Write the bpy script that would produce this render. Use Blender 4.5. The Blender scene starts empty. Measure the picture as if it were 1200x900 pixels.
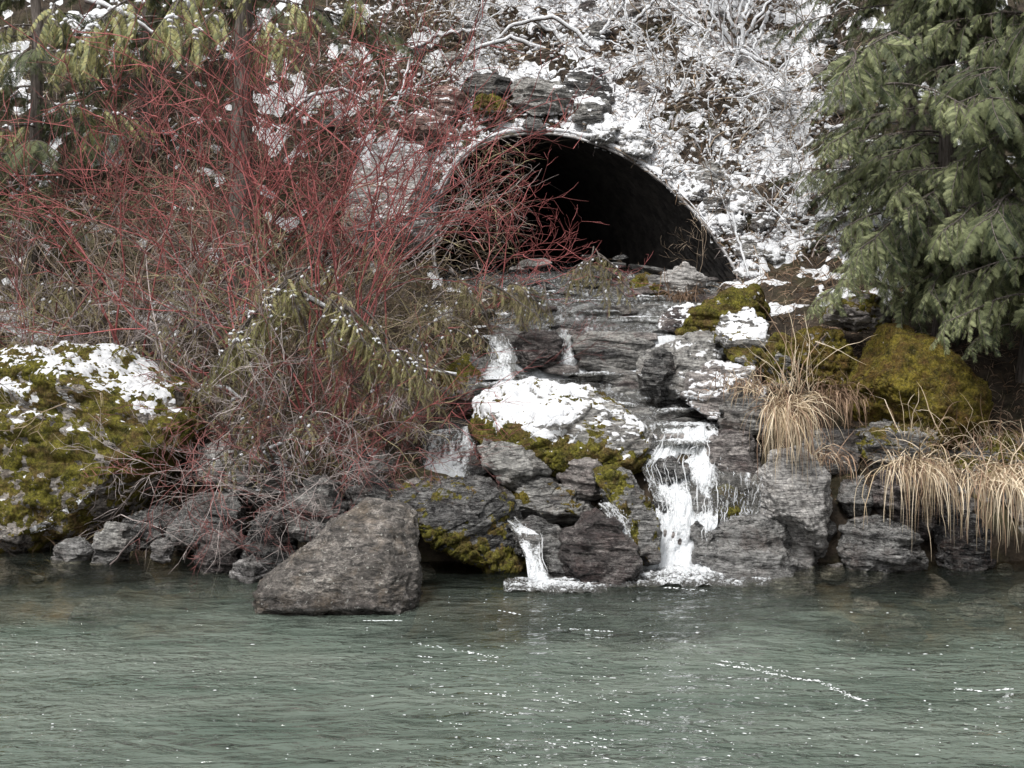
import bpy, math, random
import numpy as np
from mathutils import Vector, Matrix

S = bpy.context.scene
COL = S.collection
PI = math.pi
rnd = random.Random(7)
NR = np.random.RandomState(11)

# ------------------------------------------------------------------ camera, sky, sun, exposure
F = 1963.0            # focal length in photo pixels (photo is 1200 wide)
HZ = 287.0            # photo row of the horizon
CAMZ = 3.0
cd = bpy.data.cameras.new('camera')
cam = bpy.data.objects.new('camera', cd); COL.objects.link(cam)
cam.location = (0, 0, CAMZ); cam.rotation_euler = (PI/2, 0, 0)
cd.sensor_width = 36; cd.lens = 36*F/1200.0
cd.shift_y = -(450-HZ)/1200.0
cd.clip_start = 0.1; cd.clip_end = 2000
S.camera = cam
SUN_EL, SUN_AZ = math.radians(60), math.radians(212)
w = bpy.data.worlds.new('World'); S.world = w; w.use_nodes = True
nt = w.node_tree; nt.nodes.clear()
sky = nt.nodes.new('ShaderNodeTexSky'); sky.sky_type = 'NISHITA'; sky.sun_disc = False
sky.sun_elevation = SUN_EL; sky.sun_rotation = SUN_AZ; sky.dust_density = 4.0; sky.air_density = 1.2
hs = nt.nodes.new('ShaderNodeHueSaturation'); hs.inputs['Saturation'].default_value = 0.08
bg = nt.nodes.new('ShaderNodeBackground'); bg.inputs['Strength'].default_value = 0.076
wo = nt.nodes.new('ShaderNodeOutputWorld')
nt.links.new(sky.outputs[0], hs.inputs['Color']); nt.links.new(hs.outputs[0], bg.inputs['Color'])
nt.links.new(bg.outputs[0], wo.inputs['Surface'])
sl = bpy.data.lights.new('sun', 'SUN'); sl.energy = 1.5; sl.angle = math.radians(12); sl.color = (1, .97, .93)
so = bpy.data.objects.new('sun', sl); COL.objects.link(so)
sd = Vector((math.sin(SUN_AZ)*math.cos(SUN_EL), math.cos(SUN_AZ)*math.cos(SUN_EL), math.sin(SUN_EL)))
so.rotation_euler = sd.to_track_quat('Z', 'Y').to_euler(); so.location = (0, 0, 30)
S.view_settings.view_transform = 'Standard'; S.view_settings.look = 'None'
S.view_settings.exposure = 1.2; S.view_settings.gamma = 1
S.render.engine = 'CYCLES'
S.cycles.max_bounces = 6; S.cycles.transparent_max_bounces = 12; S.cycles.diffuse_bounces = 3
S.cycles.glossy_bounces = 3; S.cycles.transmission_bounces = 3
S.cycles.caustics_reflective = False; S.cycles.caustics_refractive = False

def X(px, y): return (px-600.0)/F*y
def Z(py, y): return CAMZ-(py-HZ)/F*y
def P(px, py, y): return np.array((X(px, y), y, Z(py, y)))

# ------------------------------------------------------------------ numpy noise
def _h(ix, iy, iz, seed):
    n = (ix.astype(np.int64)*374761393 + iy.astype(np.int64)*668265263 + iz.astype(np.int64)*2147483647 + seed*1274126177) & 0xffffffff
    n = ((n ^ (n >> 13))*1274126177) & 0xffffffff
    n = ((n ^ (n >> 15))*2246822519) & 0xffffffff
    return ((n ^ (n >> 16)) & 0xffffff)/float(0xffffff)
def vn(p, seed=0):
    p = np.asarray(p, float); i = np.floor(p).astype(np.int64); f = p-i; f = f*f*(3-2*f)
    r = 0
    for a in (0, 1):
        for b in (0, 1):
            for c in (0, 1):
                r = r + _h(i[:, 0]+a, i[:, 1]+b, i[:, 2]+c, seed)*(f[:, 0] if a else 1-f[:, 0])*(f[:, 1] if b else 1-f[:, 1])*(f[:, 2] if c else 1-f[:, 2])
    return r
def fbm(p, octv=4, seed=0, gain=.5):
    p = np.asarray(p, float); r = 0; a = 1; t = 0
    for k in range(octv):
        r = r+a*vn(p*2**k+k*17.3, seed+k); t += a; a *= gain
    return r/t                      # 0..1
def sstep(a, b, x): t = np.clip((x-a)/(b-a), 0, 1); return t*t*(3-2*t)

# ------------------------------------------------------------------ mesh helpers
def tag(o, label=None, cat=None, group=None, kind=None):
    if label: o['label'] = label
    if cat: o['category'] = cat
    if group: o['group'] = group
    if kind: o['kind'] = kind
    return o
def link(name, data, parent=None, mat=None):
    o = bpy.data.objects.new(name, data); COL.objects.link(o)
    if parent: o.parent = parent
    if mat and data is not None and not data.materials: data.materials.append(mat)
    return o
def empty(name, loc=(0, 0, 0), rz=0):
    o = bpy.data.objects.new(name, None); COL.objects.link(o)
    o.location = loc; o.rotation_euler = (0, 0, rz); o.empty_display_size = .1
    return o
def mesh(name, V, Fc, smooth=True, attrs=None, mats=(), mi=None):
    V = np.asarray(V, np.float32); Fc = np.asarray(Fc, np.int32)
    me = bpy.data.meshes.new(name)
    me.vertices.add(len(V)); me.vertices.foreach_set('co', V.ravel())
    k = Fc.shape[1]
    me.loops.add(Fc.size); me.loops.foreach_set('vertex_index', Fc.ravel())
    me.polygons.add(len(Fc)); me.polygons.foreach_set('loop_start', np.arange(0, Fc.size, k, dtype=np.int32))
    try: me.polygons.foreach_set('loop_total', np.full(len(Fc), k, np.int32))
    except Exception: pass
    if smooth: me.polygons.foreach_set('use_smooth', np.ones(len(Fc), bool))
    for m in mats: me.materials.append(m)
    if mi is not None: me.polygons.foreach_set('material_index', np.asarray(mi, np.int32))
    for n, a in (attrs or {}).items():
        at = me.attributes.new(n, 'FLOAT', 'POINT'); at.data.foreach_set('value', np.asarray(a, np.float32))
    me.update(calc_edges=True); me.validate()
    return me
def grid_faces(nu, nv):
    i = np.arange(nu-1)[:, None]*nv+np.arange(nv-1)[None, :]
    return np.stack([i, i+nv, i+nv+1, i+1], -1).reshape(-1, 4)
class TB:                              # collects tubes and ribbons
    def __init__(s): s.V = []; s.F = []; s.n = 0; s.A = []; s.M = []
    def tube(s, pts, rad, k=3, a=0., m=0):
        pts = np.asarray(pts, float); n = len(pts)
        rad = np.broadcast_to(np.asarray(rad, float), (n,))
        t = np.gradient(pts, axis=0); t /= np.linalg.norm(t, axis=1)[:, None]+1e-9
        ref = np.array((.31, .2, .93)) if abs(t[0, 2]) < .8 else np.array((.95, .3, .1))
        u = np.cross(t, ref); u /= np.linalg.norm(u, axis=1)[:, None]+1e-9
        v = np.cross(t, u)
        an = np.arange(k)*2*PI/k
        R = pts[:, None, :]+rad[:, None, None]*(np.cos(an)[None, :, None]*u[:, None, :]+np.sin(an)[None, :, None]*v[:, None, :])
        s.V.append(R.reshape(-1, 3))
        i = np.arange(n-1)[:, None]*k+np.arange(k)[None, :]
        j = np.arange(n-1)[:, None]*k+(np.arange(k)[None, :]+1) % k
        f = np.stack([i, j, j+k, i+k], -1).reshape(-1, 4)+s.n
        s.F.append(f); s.n += n*k; s.A.append(np.full(n*k, a)); s.M.append(np.full(len(f), m))
    def ribbon(s, pts, wid, side, a=0., m=0):
        pts = np.asarray(pts, float); n = len(pts); side = np.asarray(side, float)
        wd = np.broadcast_to(np.asarray(wid, float), (n,))[:, None]
        R = np.stack([pts-side*wd, pts+side*wd], 1).reshape(-1, 3)
        i = np.arange(n-1)*2; f = np.stack([i, i+1, i+3, i+2], -1)+s.n
        s.V.append(R); s.F.append(f); s.n += 2*n; s.A.append(np.full(2*n, a)); s.M.append(np.full(len(f), m))
    def mesh(s, name, mats, attr='tone'):
        return mesh(name, np.concatenate(s.V), np.concatenate(s.F), True, {attr: np.concatenate(s.A)}, mats, np.concatenate(s.M))

# ------------------------------------------------------------------ materials
def new_mat(name):
    m = bpy.data.materials.new(name); m.use_nodes = True
    nt = m.node_tree; nt.nodes.clear(); return m, nt
class NB:
    def __init__(s, nt): s.nt = nt
    def n(s, t, **kw):
        x = s.nt.nodes.new(t)
        for k, v in kw.items():
            if k in x.inputs: x.inputs[k].default_value = v
            else: setattr(x, k, v)
        return x
    def l(s, a, b): s.nt.links.new(a, b)
    def noise(s, vec, scale, detail=5, rough=.6, dist=0):
        x = s.n('ShaderNodeTexNoise', Scale=scale, Detail=detail, Roughness=rough, Distortion=dist)
        if vec is not None: s.l(vec, x.inputs['Vector'])
        return x.outputs['Fac']
    def ramp(s, fac, stops, interp='LINEAR'):
        r = s.n('ShaderNodeValToRGB'); r.color_ramp.interpolation = interp; e = r.color_ramp.elements
        while len(e) < len(stops): e.new(.5)
        for q, (p, c) in zip(e, stops):
            q.position = p; q.color = (c, c, c, 1) if isinstance(c, (int, float)) else (*c, 1)
        s.l(fac, r.inputs[0]); return r.outputs[0]
    def mix(s, f, a, b, mode='MIX'):
        m = s.n('ShaderNodeMix', data_type='RGBA', blend_type=mode)
        for v, i in ((f, 0), (a, 6), (b, 7)):
            if isinstance(v, (int, float)): m.inputs[i].default_value = v
            elif isinstance(v, tuple): m.inputs[i].default_value = (*v, 1)
            else: s.l(v, m.inputs[i])
        return m.outputs[2]
    def math(s, op, a, b=0., c=None):
        m = s.n('ShaderNodeMath', operation=op)
        for i, v in enumerate((a, b) if c is None else (a, b, c)):
            if isinstance(v, (int, float)): m.inputs[i].default_value = v
            else: s.l(v, m.inputs[i])
        return m.outputs[0]
    def bump(s, h, st=.5, d=.02, nrm=None):
        b = s.n('ShaderNodeBump', Strength=st, Distance=d); s.l(h, b.inputs['Height'])
        if nrm is not None: s.l(nrm, b.inputs['Normal'])
        return b.outputs[0]
    def stretch(s, vec, sc, rot=(0, 0, 0)):
        m = s.n('ShaderNodeMapping'); m.inputs['Scale'].default_value = sc; m.inputs['Rotation'].default_value = rot
        s.l(vec, m.inputs['Vector']); return m.outputs[0]
    def attr(s, name): return s.n('ShaderNodeAttribute', attribute_name=name).outputs['Fac']
    def out(s, sh):
        o = s.n('ShaderNodeOutputMaterial'); s.l(sh, o.inputs['Surface'])
    def prin(s, col, rough=.8, nrm=None, spec=.5, **kw):
        p = s.n('ShaderNodeBsdfPrincipled', **kw)
        for v, k in ((col, 'Base Color'), (rough, 'Roughness'), (spec, 'Specular IOR Level')):
            if isinstance(v, tuple): p.inputs[k].default_value = (*v, 1)
            elif isinstance(v, (int, float)): p.inputs[k].default_value = v
            else: s.l(v, p.inputs[k])
        if nrm is not None: s.l(nrm, p.inputs['Normal'])
        return p.outputs[0]

def rock_mat(name, dark, light, brown, wet=0., brownamt=.5, strata_rot=(0, 0, 0), lichen=.5, sz=4.2):
    m, nt = new_mat(name); b = NB(nt)
    geo = b.n('ShaderNodeNewGeometry'); tc = b.n('ShaderNodeTexCoord'); oi = b.n('ShaderNodeObjectInfo')
    pos = geo.outputs['Position']
    st = b.stretch(pos, (1, 1, sz), strata_rot)
    big = b.noise(st, 2.6, 8, .68, .8)
    fine = b.noise(st, 12, 8, .78, .5)
    vf = b.noise(b.stretch(pos, (1, 1, 2.6), strata_rot), 52, 5, .75)
    f = b.math('ADD', b.math('MULTIPLY', big, .42), b.math('ADD', b.math('MULTIPLY', fine, .32), b.math('MULTIPLY', vf, .26)))
    f = b.math('ADD', f, b.math('MULTIPLY', b.math('SUBTRACT', oi.outputs['Random'], .5), .12))
    col = b.mix(b.ramp(f, [(.44, 0.), (.55, 1.)]), dark, light)
    br = b.ramp(b.noise(pos, 3.1, 6, .7), [(.5, 0.), (.68, 1.)])
    col = b.mix(b.math('MULTIPLY', br, brownamt), col, brown)
    lay = b.attr('layer')
    col = b.mix(b.ramp(lay, [(0., .55), (1., 0.)]), col, (.03, .03, .032))
    crk = b.noise(b.stretch(pos, (1.2, 1.2, sz*2.6), strata_rot), 5, 8, .75, 1.)
    col = b.mix(1., col, b.ramp(crk, [(.40, .25), (.47, .95), (.55, 1.4), (.66, 1.9)]), 'MULTIPLY')
    col = b.mix(1., col, b.ramp(b.noise(pos, 24, 8, .82), [(.38, .4), (.5, 1.), (.64, 1.3)]), 'MULTIPLY')
    li = b.ramp(b.noise(pos, 34, 3, .5), [(.64, 0.), (.7, 1.)])
    col = b.mix(b.math('MULTIPLY', li, lichen), col, (.5, .49, .45))
    sep = b.n('ShaderNodeSeparateXYZ'); b.l(pos, sep.inputs[0])
    wz = b.math('ADD', sep.outputs[2], b.math('MULTIPLY', b.noise(pos, 4, 4), -.25))
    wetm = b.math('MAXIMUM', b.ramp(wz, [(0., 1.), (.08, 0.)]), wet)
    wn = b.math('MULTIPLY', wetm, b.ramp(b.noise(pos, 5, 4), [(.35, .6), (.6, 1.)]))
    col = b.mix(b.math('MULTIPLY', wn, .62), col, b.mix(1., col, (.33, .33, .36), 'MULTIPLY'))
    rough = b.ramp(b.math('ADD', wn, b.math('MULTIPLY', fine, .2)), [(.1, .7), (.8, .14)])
    n1 = b.bump(b.math('ADD', b.math('ADD', fine, b.math('MULTIPLY', crk, .8)), b.math('MULTIPLY', b.noise(st, 5, 6, .7), 1.2)), 1., .06)
    n2 = b.bump(b.noise(pos, 90, 5, .7), .6, .006, n1)
    b.out(b.prin(col, rough, n2, .5))
    return m
M = {}
M['slate'] = rock_mat('slate', (.06, .058, .058), (.45, .44, .415), (.13, .085, .06), 0.25, .5, (.2, .42, 0), .35)
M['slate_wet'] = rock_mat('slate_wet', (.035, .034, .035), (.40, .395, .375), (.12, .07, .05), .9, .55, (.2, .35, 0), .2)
M['granite'] = rock_mat('granite', (.11, .098, .088), (.46, .42, .38), (.20, .15, .10), 0., .6, (.2, .6, 0), .9, 1.6)
M['purple'] = rock_mat('purple_rock', (.07, .058, .056), (.44, .405, .38), (.15, .09, .08), .5, .5, (.3, .55, 0), .3, 3.2)
M['pale'] = rock_mat('pale_rock', (.16, .152, .145), (.6, .58, .56), (.22, .18, .14), .1, .35, (1.2, .2, 0), .6)
M['pink'] = rock_mat('pink_rock', (.14, .09, .075), (.36, .24, .21), (.3, .2, .16), 0., .5)

def snow_mat():
    m, nt = new_mat('snow'); b = NB(nt)
    pos = b.n('ShaderNodeNewGeometry').outputs['Position']
    c = b.mix(b.ramp(b.noise(pos, 26, 6, .7), [(.3, 0.), (.6, 1.)]), (.56, .58, .61), (.79, .80, .82))
    nb = b.bump(b.noise(pos, 38, 6, .75), .9, .025)
    b.out(b.prin(c, .65, nb, .3)); return m
M['snow'] = snow_mat()
def moss_mat(name, a, c2, brown, amt):
    m, nt = new_mat(name); b = NB(nt)
    pos = b.n('ShaderNodeNewGeometry').outputs['Position']
    c = b.mix(b.ramp(b.noise(pos, 9, 8, .75), [(.38, 0.), (.62, 1.)]), a, c2)
    c = b.mix(b.math('MULTIPLY', b.ramp(b.noise(pos, 4.3, 8, .75), [(.46, 0.), (.62, 1.)]), amt), c, brown)
    c = b.mix(b.ramp(b.noise(pos, 48, 5, .75), [(.36, .85), (.58, 0.)]), c, (.018, .017, .008))
    c = b.mix(b.ramp(b.noise(pos, 30, 5, .75), [(.56, 0.), (.68, .6)]), c, (.32, .27, .13))
    nb = b.bump(b.noise(pos, 75, 6, .8), 1., .03)
    b.out(b.prin(c, .95, nb, .15)); return m
M['moss'] = moss_mat('moss', (.035, .038, .008), (.29, .265, .045), (.18, .115, .05), .95)
M['moss_gold'] = moss_mat('moss_gold', (.05, .045, .01), (.31, .25, .04), (.15, .085, .03), .95)

def simple_mat(name, c1, c2, rough=.85, scale=8, attr=True, spec=.3, bumps=.4, sheen=0, trans=0):
    m, nt = new_mat(name); b = NB(nt)
    pos = b.n('ShaderNodeNewGeometry').outputs['Position']
    oi = b.n('ShaderNodeObjectInfo').outputs['Random']
    f = b.noise(pos, scale, 5, .6)
    if attr: f = b.math('ADD', b.math('MULTIPLY', f, .5), b.math('MULTIPLY', b.attr('tone'), .5))
    f = b.math('ADD', f, b.math('MULTIPLY', b.math('SUBTRACT', oi, .5), .2))
    c = b.mix(b.ramp(f, [(.25, 0.), (.75, 1.)]), c1, c2)
    nb = b.bump(b.noise(pos, 60, 4), bumps, .01)
    p = b.prin(c, rough, nb, spec)
    if trans:
        t = b.n('ShaderNodeBsdfTranslucent'); b.l(c, t.inputs[0])
        mx = b.n('ShaderNodeMixShader'); mx.inputs[0].default_value = trans; b.l(p, mx.inputs[1]); b.l(t.outputs[0], mx.inputs[2]); p = mx.outputs[0]
    b.out(p); return m
M['red'] = simple_mat('red_bark', (.13, .04, .038), (.43, .135, .13), .55, 3)
M['red_dull'] = simple_mat('dull_red_bark', (.12, .06, .055), (.34, .13, .12), .6, 3)
M['twig_brown'] = simple_mat('brown_bark', (.09, .065, .048), (.42, .33, .24), .8, 3)
M['twig_grey'] = simple_mat('grey_bark', (.14, .115, .11), (.46, .40, .38), .8, 3)
M['twig_olive'] = simple_mat('olive_bark', (.11, .095, .05), (.40, .35, .20), .8, 3)
M['straw'] = simple_mat('straw', (.44, .34, .22), (.90, .78, .60), .7, 6, trans=.25)
M['straw_dull'] = simple_mat('dull_straw', (.17, .11, .075), (.42, .29, .20), .8, 6, trans=.2)
M['cedar'] = simple_mat('cedar_leaf', (.018, .028, .014), (.15, .17, .08), .6, 5, trans=.22, bumps=.1)
M['cedar_light'] = simple_mat('cedar_leaf_light', (.05, .068, .03), (.33, .355, .18), .6, 5, trans=.22, bumps=.1)
M['cedar_olive'] = simple_mat('cedar_leaf_olive', (.13, .13, .045), (.46, .44, .20), .65, 5, trans=.22, bumps=.1)
M['cedar_brown'] = simple_mat('cedar_leaf_brown', (.13, .105, .05), (.38, .32, .19), .65, 5, trans=.2, bumps=.1)
M['dead_leaf'] = simple_mat('dead_leaf', (.06, .038, .022), (.20, .13, .08), .9, 7)
def bark_mat():
    m, nt = new_mat('trunk_bark'); b = NB(nt)
    pos = b.n('ShaderNodeNewGeometry').outputs['Position']
    st = b.stretch(pos, (8, 8, .8))
    f = b.noise(st, 5, 7, .7)
    c = b.mix(b.ramp(f, [(.35, 0.), (.65, 1.)]), (.05, .042, .036), (.23, .20, .18))
    b.out(b.prin(c, .9, b.bump(f, 1., .03), .2)); return m
M['bark'] = bark_mat()
def soil_mat():
    m, nt = new_mat('soil'); b = NB(nt)
    g = b.n('ShaderNodeNewGeometry'); pos = g.outputs['Position']
    f = b.noise(pos, 5, 9, .75)
    c = b.mix(b.ramp(f, [(.35, 0.), (.65, 1.)]), (.012, .010, .008), (.085, .064, .046))
    c = b.mix(b.ramp(b.noise(pos, 1.7, 5, .6), [(.5, 0.), (.7, .6)]), c, (.055, .055, .02))
    riv = b.attr('river')           # river and stream bed: stones and silt
    vor = b.n('ShaderNodeTexVoronoi', Scale=3.2); b.l(b.mix(.12, pos, b.n('ShaderNodeTexNoise', Scale=3.).outputs['Color']), vor.inputs['Vector'])
    sc = b.mix(.5, b.ramp(b.noise(pos, 2.2, 6, .65), [(.3, (.035, .03, .02)), (.5, (.11, .085, .055)), (.7, (.28, .19, .11))]), b.ramp(b.n('ShaderNodeSeparateColor').outputs[0] if False else vor.outputs['Distance'], [(.2, .62), (.7, .3)]), 'SOFT_LIGHT')
    sc = b.mix(b.ramp(vor.outputs['Distance'], [(.0, .0), (.3, 0.), (.6, .5)]), sc, (.03, .026, .02))
    c = b.mix(riv, c, sc)
    b.out(b.prin(c, .9, b.bump(b.noise(pos, 18, 8, .75), 1., .05), .25)); return m
M['soil'] = soil_mat()
def steel_mat():
    m, nt = new_mat('galvanised_steel'); b = NB(nt)
    pos = b.n('ShaderNodeNewGeometry').outputs['Position']
    f = b.noise(pos, 7, 7, .7)
    c = b.mix(b.ramp(f, [(.4, 0.), (.65, 1.)]), (.10, .085, .075), (.42, .42, .43))
    b.out(b.prin(c, .55, b.bump(f, .3, .01), .5, Metallic=.35)); return m
M['steel'] = steel_mat()
def inner_mat():  # darkness inside the culvert is put into this near-black steel colour
    m, nt = new_mat('shaded_steel'); b = NB(nt)
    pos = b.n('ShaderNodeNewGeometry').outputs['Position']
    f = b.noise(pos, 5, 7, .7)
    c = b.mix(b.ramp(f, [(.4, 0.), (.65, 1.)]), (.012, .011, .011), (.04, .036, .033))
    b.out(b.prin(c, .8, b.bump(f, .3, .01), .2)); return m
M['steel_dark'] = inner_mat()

def river_mat():
    m, nt = new_mat('river_water'); b = NB(nt)
    pos = b.n('ShaderNodeNewGeometry').outputs['Position']
    s1 = b.stretch(pos, (1.3, 2.6, 1), (0, 0, -.12)); s2 = b.stretch(pos, (2.6, 5., 1), (0, 0, .1)); s3 = b.stretch(pos, (7.5, 12, 1), (0, 0, -.2))
    n1 = b.noise(s1, 1., 3, .5, .6); n2 = b.noise(s2, 1.1, 3, .5, .8); n3 = b.noise(s3, 1., 2, .5, .9)
    calm = b.ramp(b.noise(b.stretch(pos, (.35, .8, 1)), 1., 3, .5), [(.38, .1), (.62, 1.)])
    h = b.math('ADD', b.math('MULTIPLY', n1, .8), b.math('ADD', b.math('MULTIPLY', n2, .75), b.math('MULTIPLY', b.math('MULTIPLY', n3, .55), calm)))
    dep = b.attr('depth')
    h = b.math('MULTIPLY', h, b.ramp(dep, [(.1, .45), (.9, 1.)]))
    nb = b.bump(h, 1., .125)
    murk = b.ramp(b.math('ADD', dep, b.math('MULTIPLY', b.math('SUBTRACT', b.noise(pos, 1.1, 4), .5), .3)), [(.0, .0), (.5, .08), (.85, .42), (1.15, .9)])
    gc = b.mix(b.ramp(b.noise(b.stretch(pos, (.6, 1.4, 1)), .8, 4, .6), [(.3, 0.), (.7, 1.)]), (.072, .099, .080), (.160, .188, .160))
    dif = b.n('ShaderNodeBsdfDiffuse'); b.l(gc, dif.inputs[0]); b.l(nb, dif.inputs['Normal'])
    tr = b.n('ShaderNodeBsdfTransparent'); tr.inputs[0].default_value = (.90, .88, .78, 1)
    body = b.n('ShaderNodeMixShader'); b.l(murk, body.inputs[0]); b.l(tr.outputs[0], body.inputs[1]); b.l(dif.outputs[0], body.inputs[2])
    gl = b.n('ShaderNodeBsdfGlossy', Roughness=.03); b.l(nb, gl.inputs['Normal'])
    fr = b.n('ShaderNodeFresnel', IOR=1.33); b.l(nb, fr.inputs['Normal'])
    mx = b.n('ShaderNodeMixShader'); b.l(fr.outputs[0], mx.inputs[0]); b.l(body.outputs[0], mx.inputs[1]); b.l(gl.outputs[0], mx.inputs[2])
    b.out(mx.outputs[0]); return m
M['river'] = river_mat()
def stream_mat(name, foamy):
    m, nt = new_mat(name); b = NB(nt)
    pos = b.n('ShaderNodeNewGeometry').outputs['Position']
    u = b.n('ShaderNodeAttribute', attribute_name='flow_u').outputs['Fac']; v = b.n('ShaderNodeAttribute', attribute_name='flow_v').outputs['Fac']
    cb = b.n('ShaderNodeCombineXYZ'); b.l(u, cb.inputs[0]); b.l(v, cb.inputs[1])
    fv = b.stretch(cb.outputs[0], (20, 9, 1))
    fl = b.noise(fv, 1., 6, .72, .7)
    fine = b.noise(pos, 38, 5, .7)
    foam = b.math('ADD', b.attr('foam'), b.math('MULTIPLY', b.math('SUBTRACT', b.math('ADD', b.math('MULTIPLY', fl, .5), b.math('MULTIPLY', fine, .5)), .5), 4.2 if foamy else 2.6))
    fm = b.ramp(foam, [(.30, 0.), (.90, .92)])
    nb = b.bump(b.math('ADD', fl, b.math('MULTIPLY', b.noise(pos, 14, 5, .7), 1.)), .9, .05)
    tr = b.n('ShaderNodeBsdfTransparent'); tr.inputs[0].default_value = (.82, .83, .8, 1)
    gl = b.n('ShaderNodeBsdfGlossy', Roughness=.12); b.l(nb, gl.inputs['Normal'])
    fr = b.n('ShaderNodeFresnel', IOR=1.4); b.l(nb, fr.inputs['Normal'])
    gd = b.n('ShaderNodeBsdfDiffuse'); gd.inputs[0].default_value = (.34, .335, .32, 1); b.l(nb, gd.inputs['Normal'])
    tm = b.n('ShaderNodeMixShader'); tm.inputs[0].default_value = .22; b.l(tr.outputs[0], tm.inputs[1]); b.l(gd.outputs[0], tm.inputs[2]); tr = tm
    clear = b.n('ShaderNodeMixShader'); b.l(fr.outputs[0], clear.inputs[0]); b.l(tr.outputs[0], clear.inputs[1]); b.l(gl.outputs[0], clear.inputs[2])
    wh = b.prin((.84, .87, .9), .5, nb, .4)
    mx = b.n('ShaderNodeMixShader'); b.l(fm, mx.inputs[0]); b.l(clear.outputs[0], mx.inputs[1]); b.l(wh, mx.inputs[2])
    b.out(mx.outputs[0]); return m
M['stream'] = stream_mat('stream_water', False)
M['fall'] = stream_mat('falling_water', True)
M['foam'] = simple_mat('foam', (.70, .73, .76), (.9, .92, .94), .5, 20, attr=False)

def spray_mat():
    m, nt = new_mat('spray'); b = NB(nt)
    p = b.prin((.86, .88, .9), .4); tr = b.n('ShaderNodeBsdfTransparent'); mx = b.n('ShaderNodeMixShader'); mx.inputs[0].default_value = .34
    b.l(tr.outputs[0], mx.inputs[1]); b.l(p, mx.inputs[2]); b.out(mx.outputs[0]); return m
M['spray'] = spray_mat()
# ------------------------------------------------------------------ terrain function
def lut(y, tab):
    a = np.array(tab); return np.interp(y, a[:, 0], a[:, 1])
STREAM_Z = [(15.5, -.05), (15.7, .05), (16.45, 1.0), (16.9, 1.08), (17.4, 1.2), (18.2, 1.42), (18.68, 1.6), (18.82, 1.98), (19.4, 2.14), (20, 2.33), (20.7, 2.5), (33, 3.0)]
STREAM_X = [(15, 1.5), (16.4, 1.78), (17.0, 1.65), (17.6, 1.4), (18.4, .85), (19, .95), (20, 1.15), (20.7, .95), (33, -3.4)]
STREAM_W = [(15, .35), (16.4, .38), (17, .5), (17.6, .7), (18.4, .95), (19, .95), (20, .95), (20.7, 1.4), (33, 1.5)]
BRX = [(16, -.5), (16.7, -.62), (17.2, -.62), (17.8, -.35), (18.5, -.02)]
CX, CY = .80, 21.0                       # culvert axis point
AX = np.array((-.31, .951)); UX = np.array((.951, .31)); HALF = 1.76
def arch(s): return 2.42+2.06*np.clip(1-np.abs(s/HALF)**2.15, 0, 1)**.5
def st_coord(x, y):
    return (x-CX)*UX[0]+(y-CY)*UX[1], (x-CX)*AX[0]+(y-CY)*AX[1]
def H0(x, y):
    """bank without the fine noise"""
    x = np.asarray(x, float); y = np.asarray(y, float)
    left = sstep(-1.2, -2.6, x); right = sstep(2.2, 3.4, x)
    ys = y-.35*left-.05*right
    z = lut(ys, [(-300, 4), (-20, 3.5), (-2, 1.4), (1.5, 1.1), (3.2, -.3), (6, -1.7), (11, -1.7), (11.8, -1.5), (12.8, -1.15), (14, -.9), (15.2, -.55), (15.7, -.15), (16.0, .3), (16.6, .8),
                 (17.2, 1.15), (18, 1.5), (19, 2.0), (20.4, 2.4), (20.7, 2.7), (26.0, 8.0), (27, 8.4), (33, 8.5), (300, 9)])
    z = z+right*sstep(16.2, 17.5, y)*sstep(21.5, 20, y)*.25
    return z
def H(x, y, detail=True):
    x = np.asarray(x, float); y = np.asarray(y, float); z = H0(x, y)
    p = np.stack([x, y, np.zeros_like(x)], -1).reshape(-1, 3)
    if detail:
        n = (fbm(p*1.1, 4, 5)-.5)*.55+(fbm(p*5.5, 4, 9)-.5)*.16
        n = n.reshape(x.shape)
        near = sstep(21.3, 20.6, y)
        z = z-.38*sstep(-1.9, -2.3, x)*sstep(15.7, 16.1, y)*sstep(17.4, 16.9, y)
        z = z+n*(1-.75*sstep(2.2, 1.6, np.abs(st_coord(x, y)[0]))*(1-near)*sstep(23.3, 22.8, y))
        z = z+np.where(y > 23, 0, 0)
    xc = lut(y, STREAM_X); wd = lut(y, STREAM_W); zc = lut(y, STREAM_Z)
    m = sstep(wd*1.35, wd*.85, np.abs(x-xc))*sstep(15.4, 15.9, y)*sstep(20.75, 20.5, y)
    bed = zc-.07
    if detail: bed = bed+(fbm(p*3.3, 4, 21)-.5).reshape(x.shape)*.22
    z = z*(1-m)+bed*m
    bx = lut(y, BRX); m2 = sstep(.42, .22, np.abs(x-bx))*sstep(16.5, 16.7, y)*sstep(18.6, 18.3, y)
    zb = lut(y, [(16.5, .5), (16.75, .55), (16.95, 1.05), (17.8, 1.2), (18.4, 1.45)])-.06
    z = np.where(m2 > m, z*(1-m2)+zb*m2, z)
    return z

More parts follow.
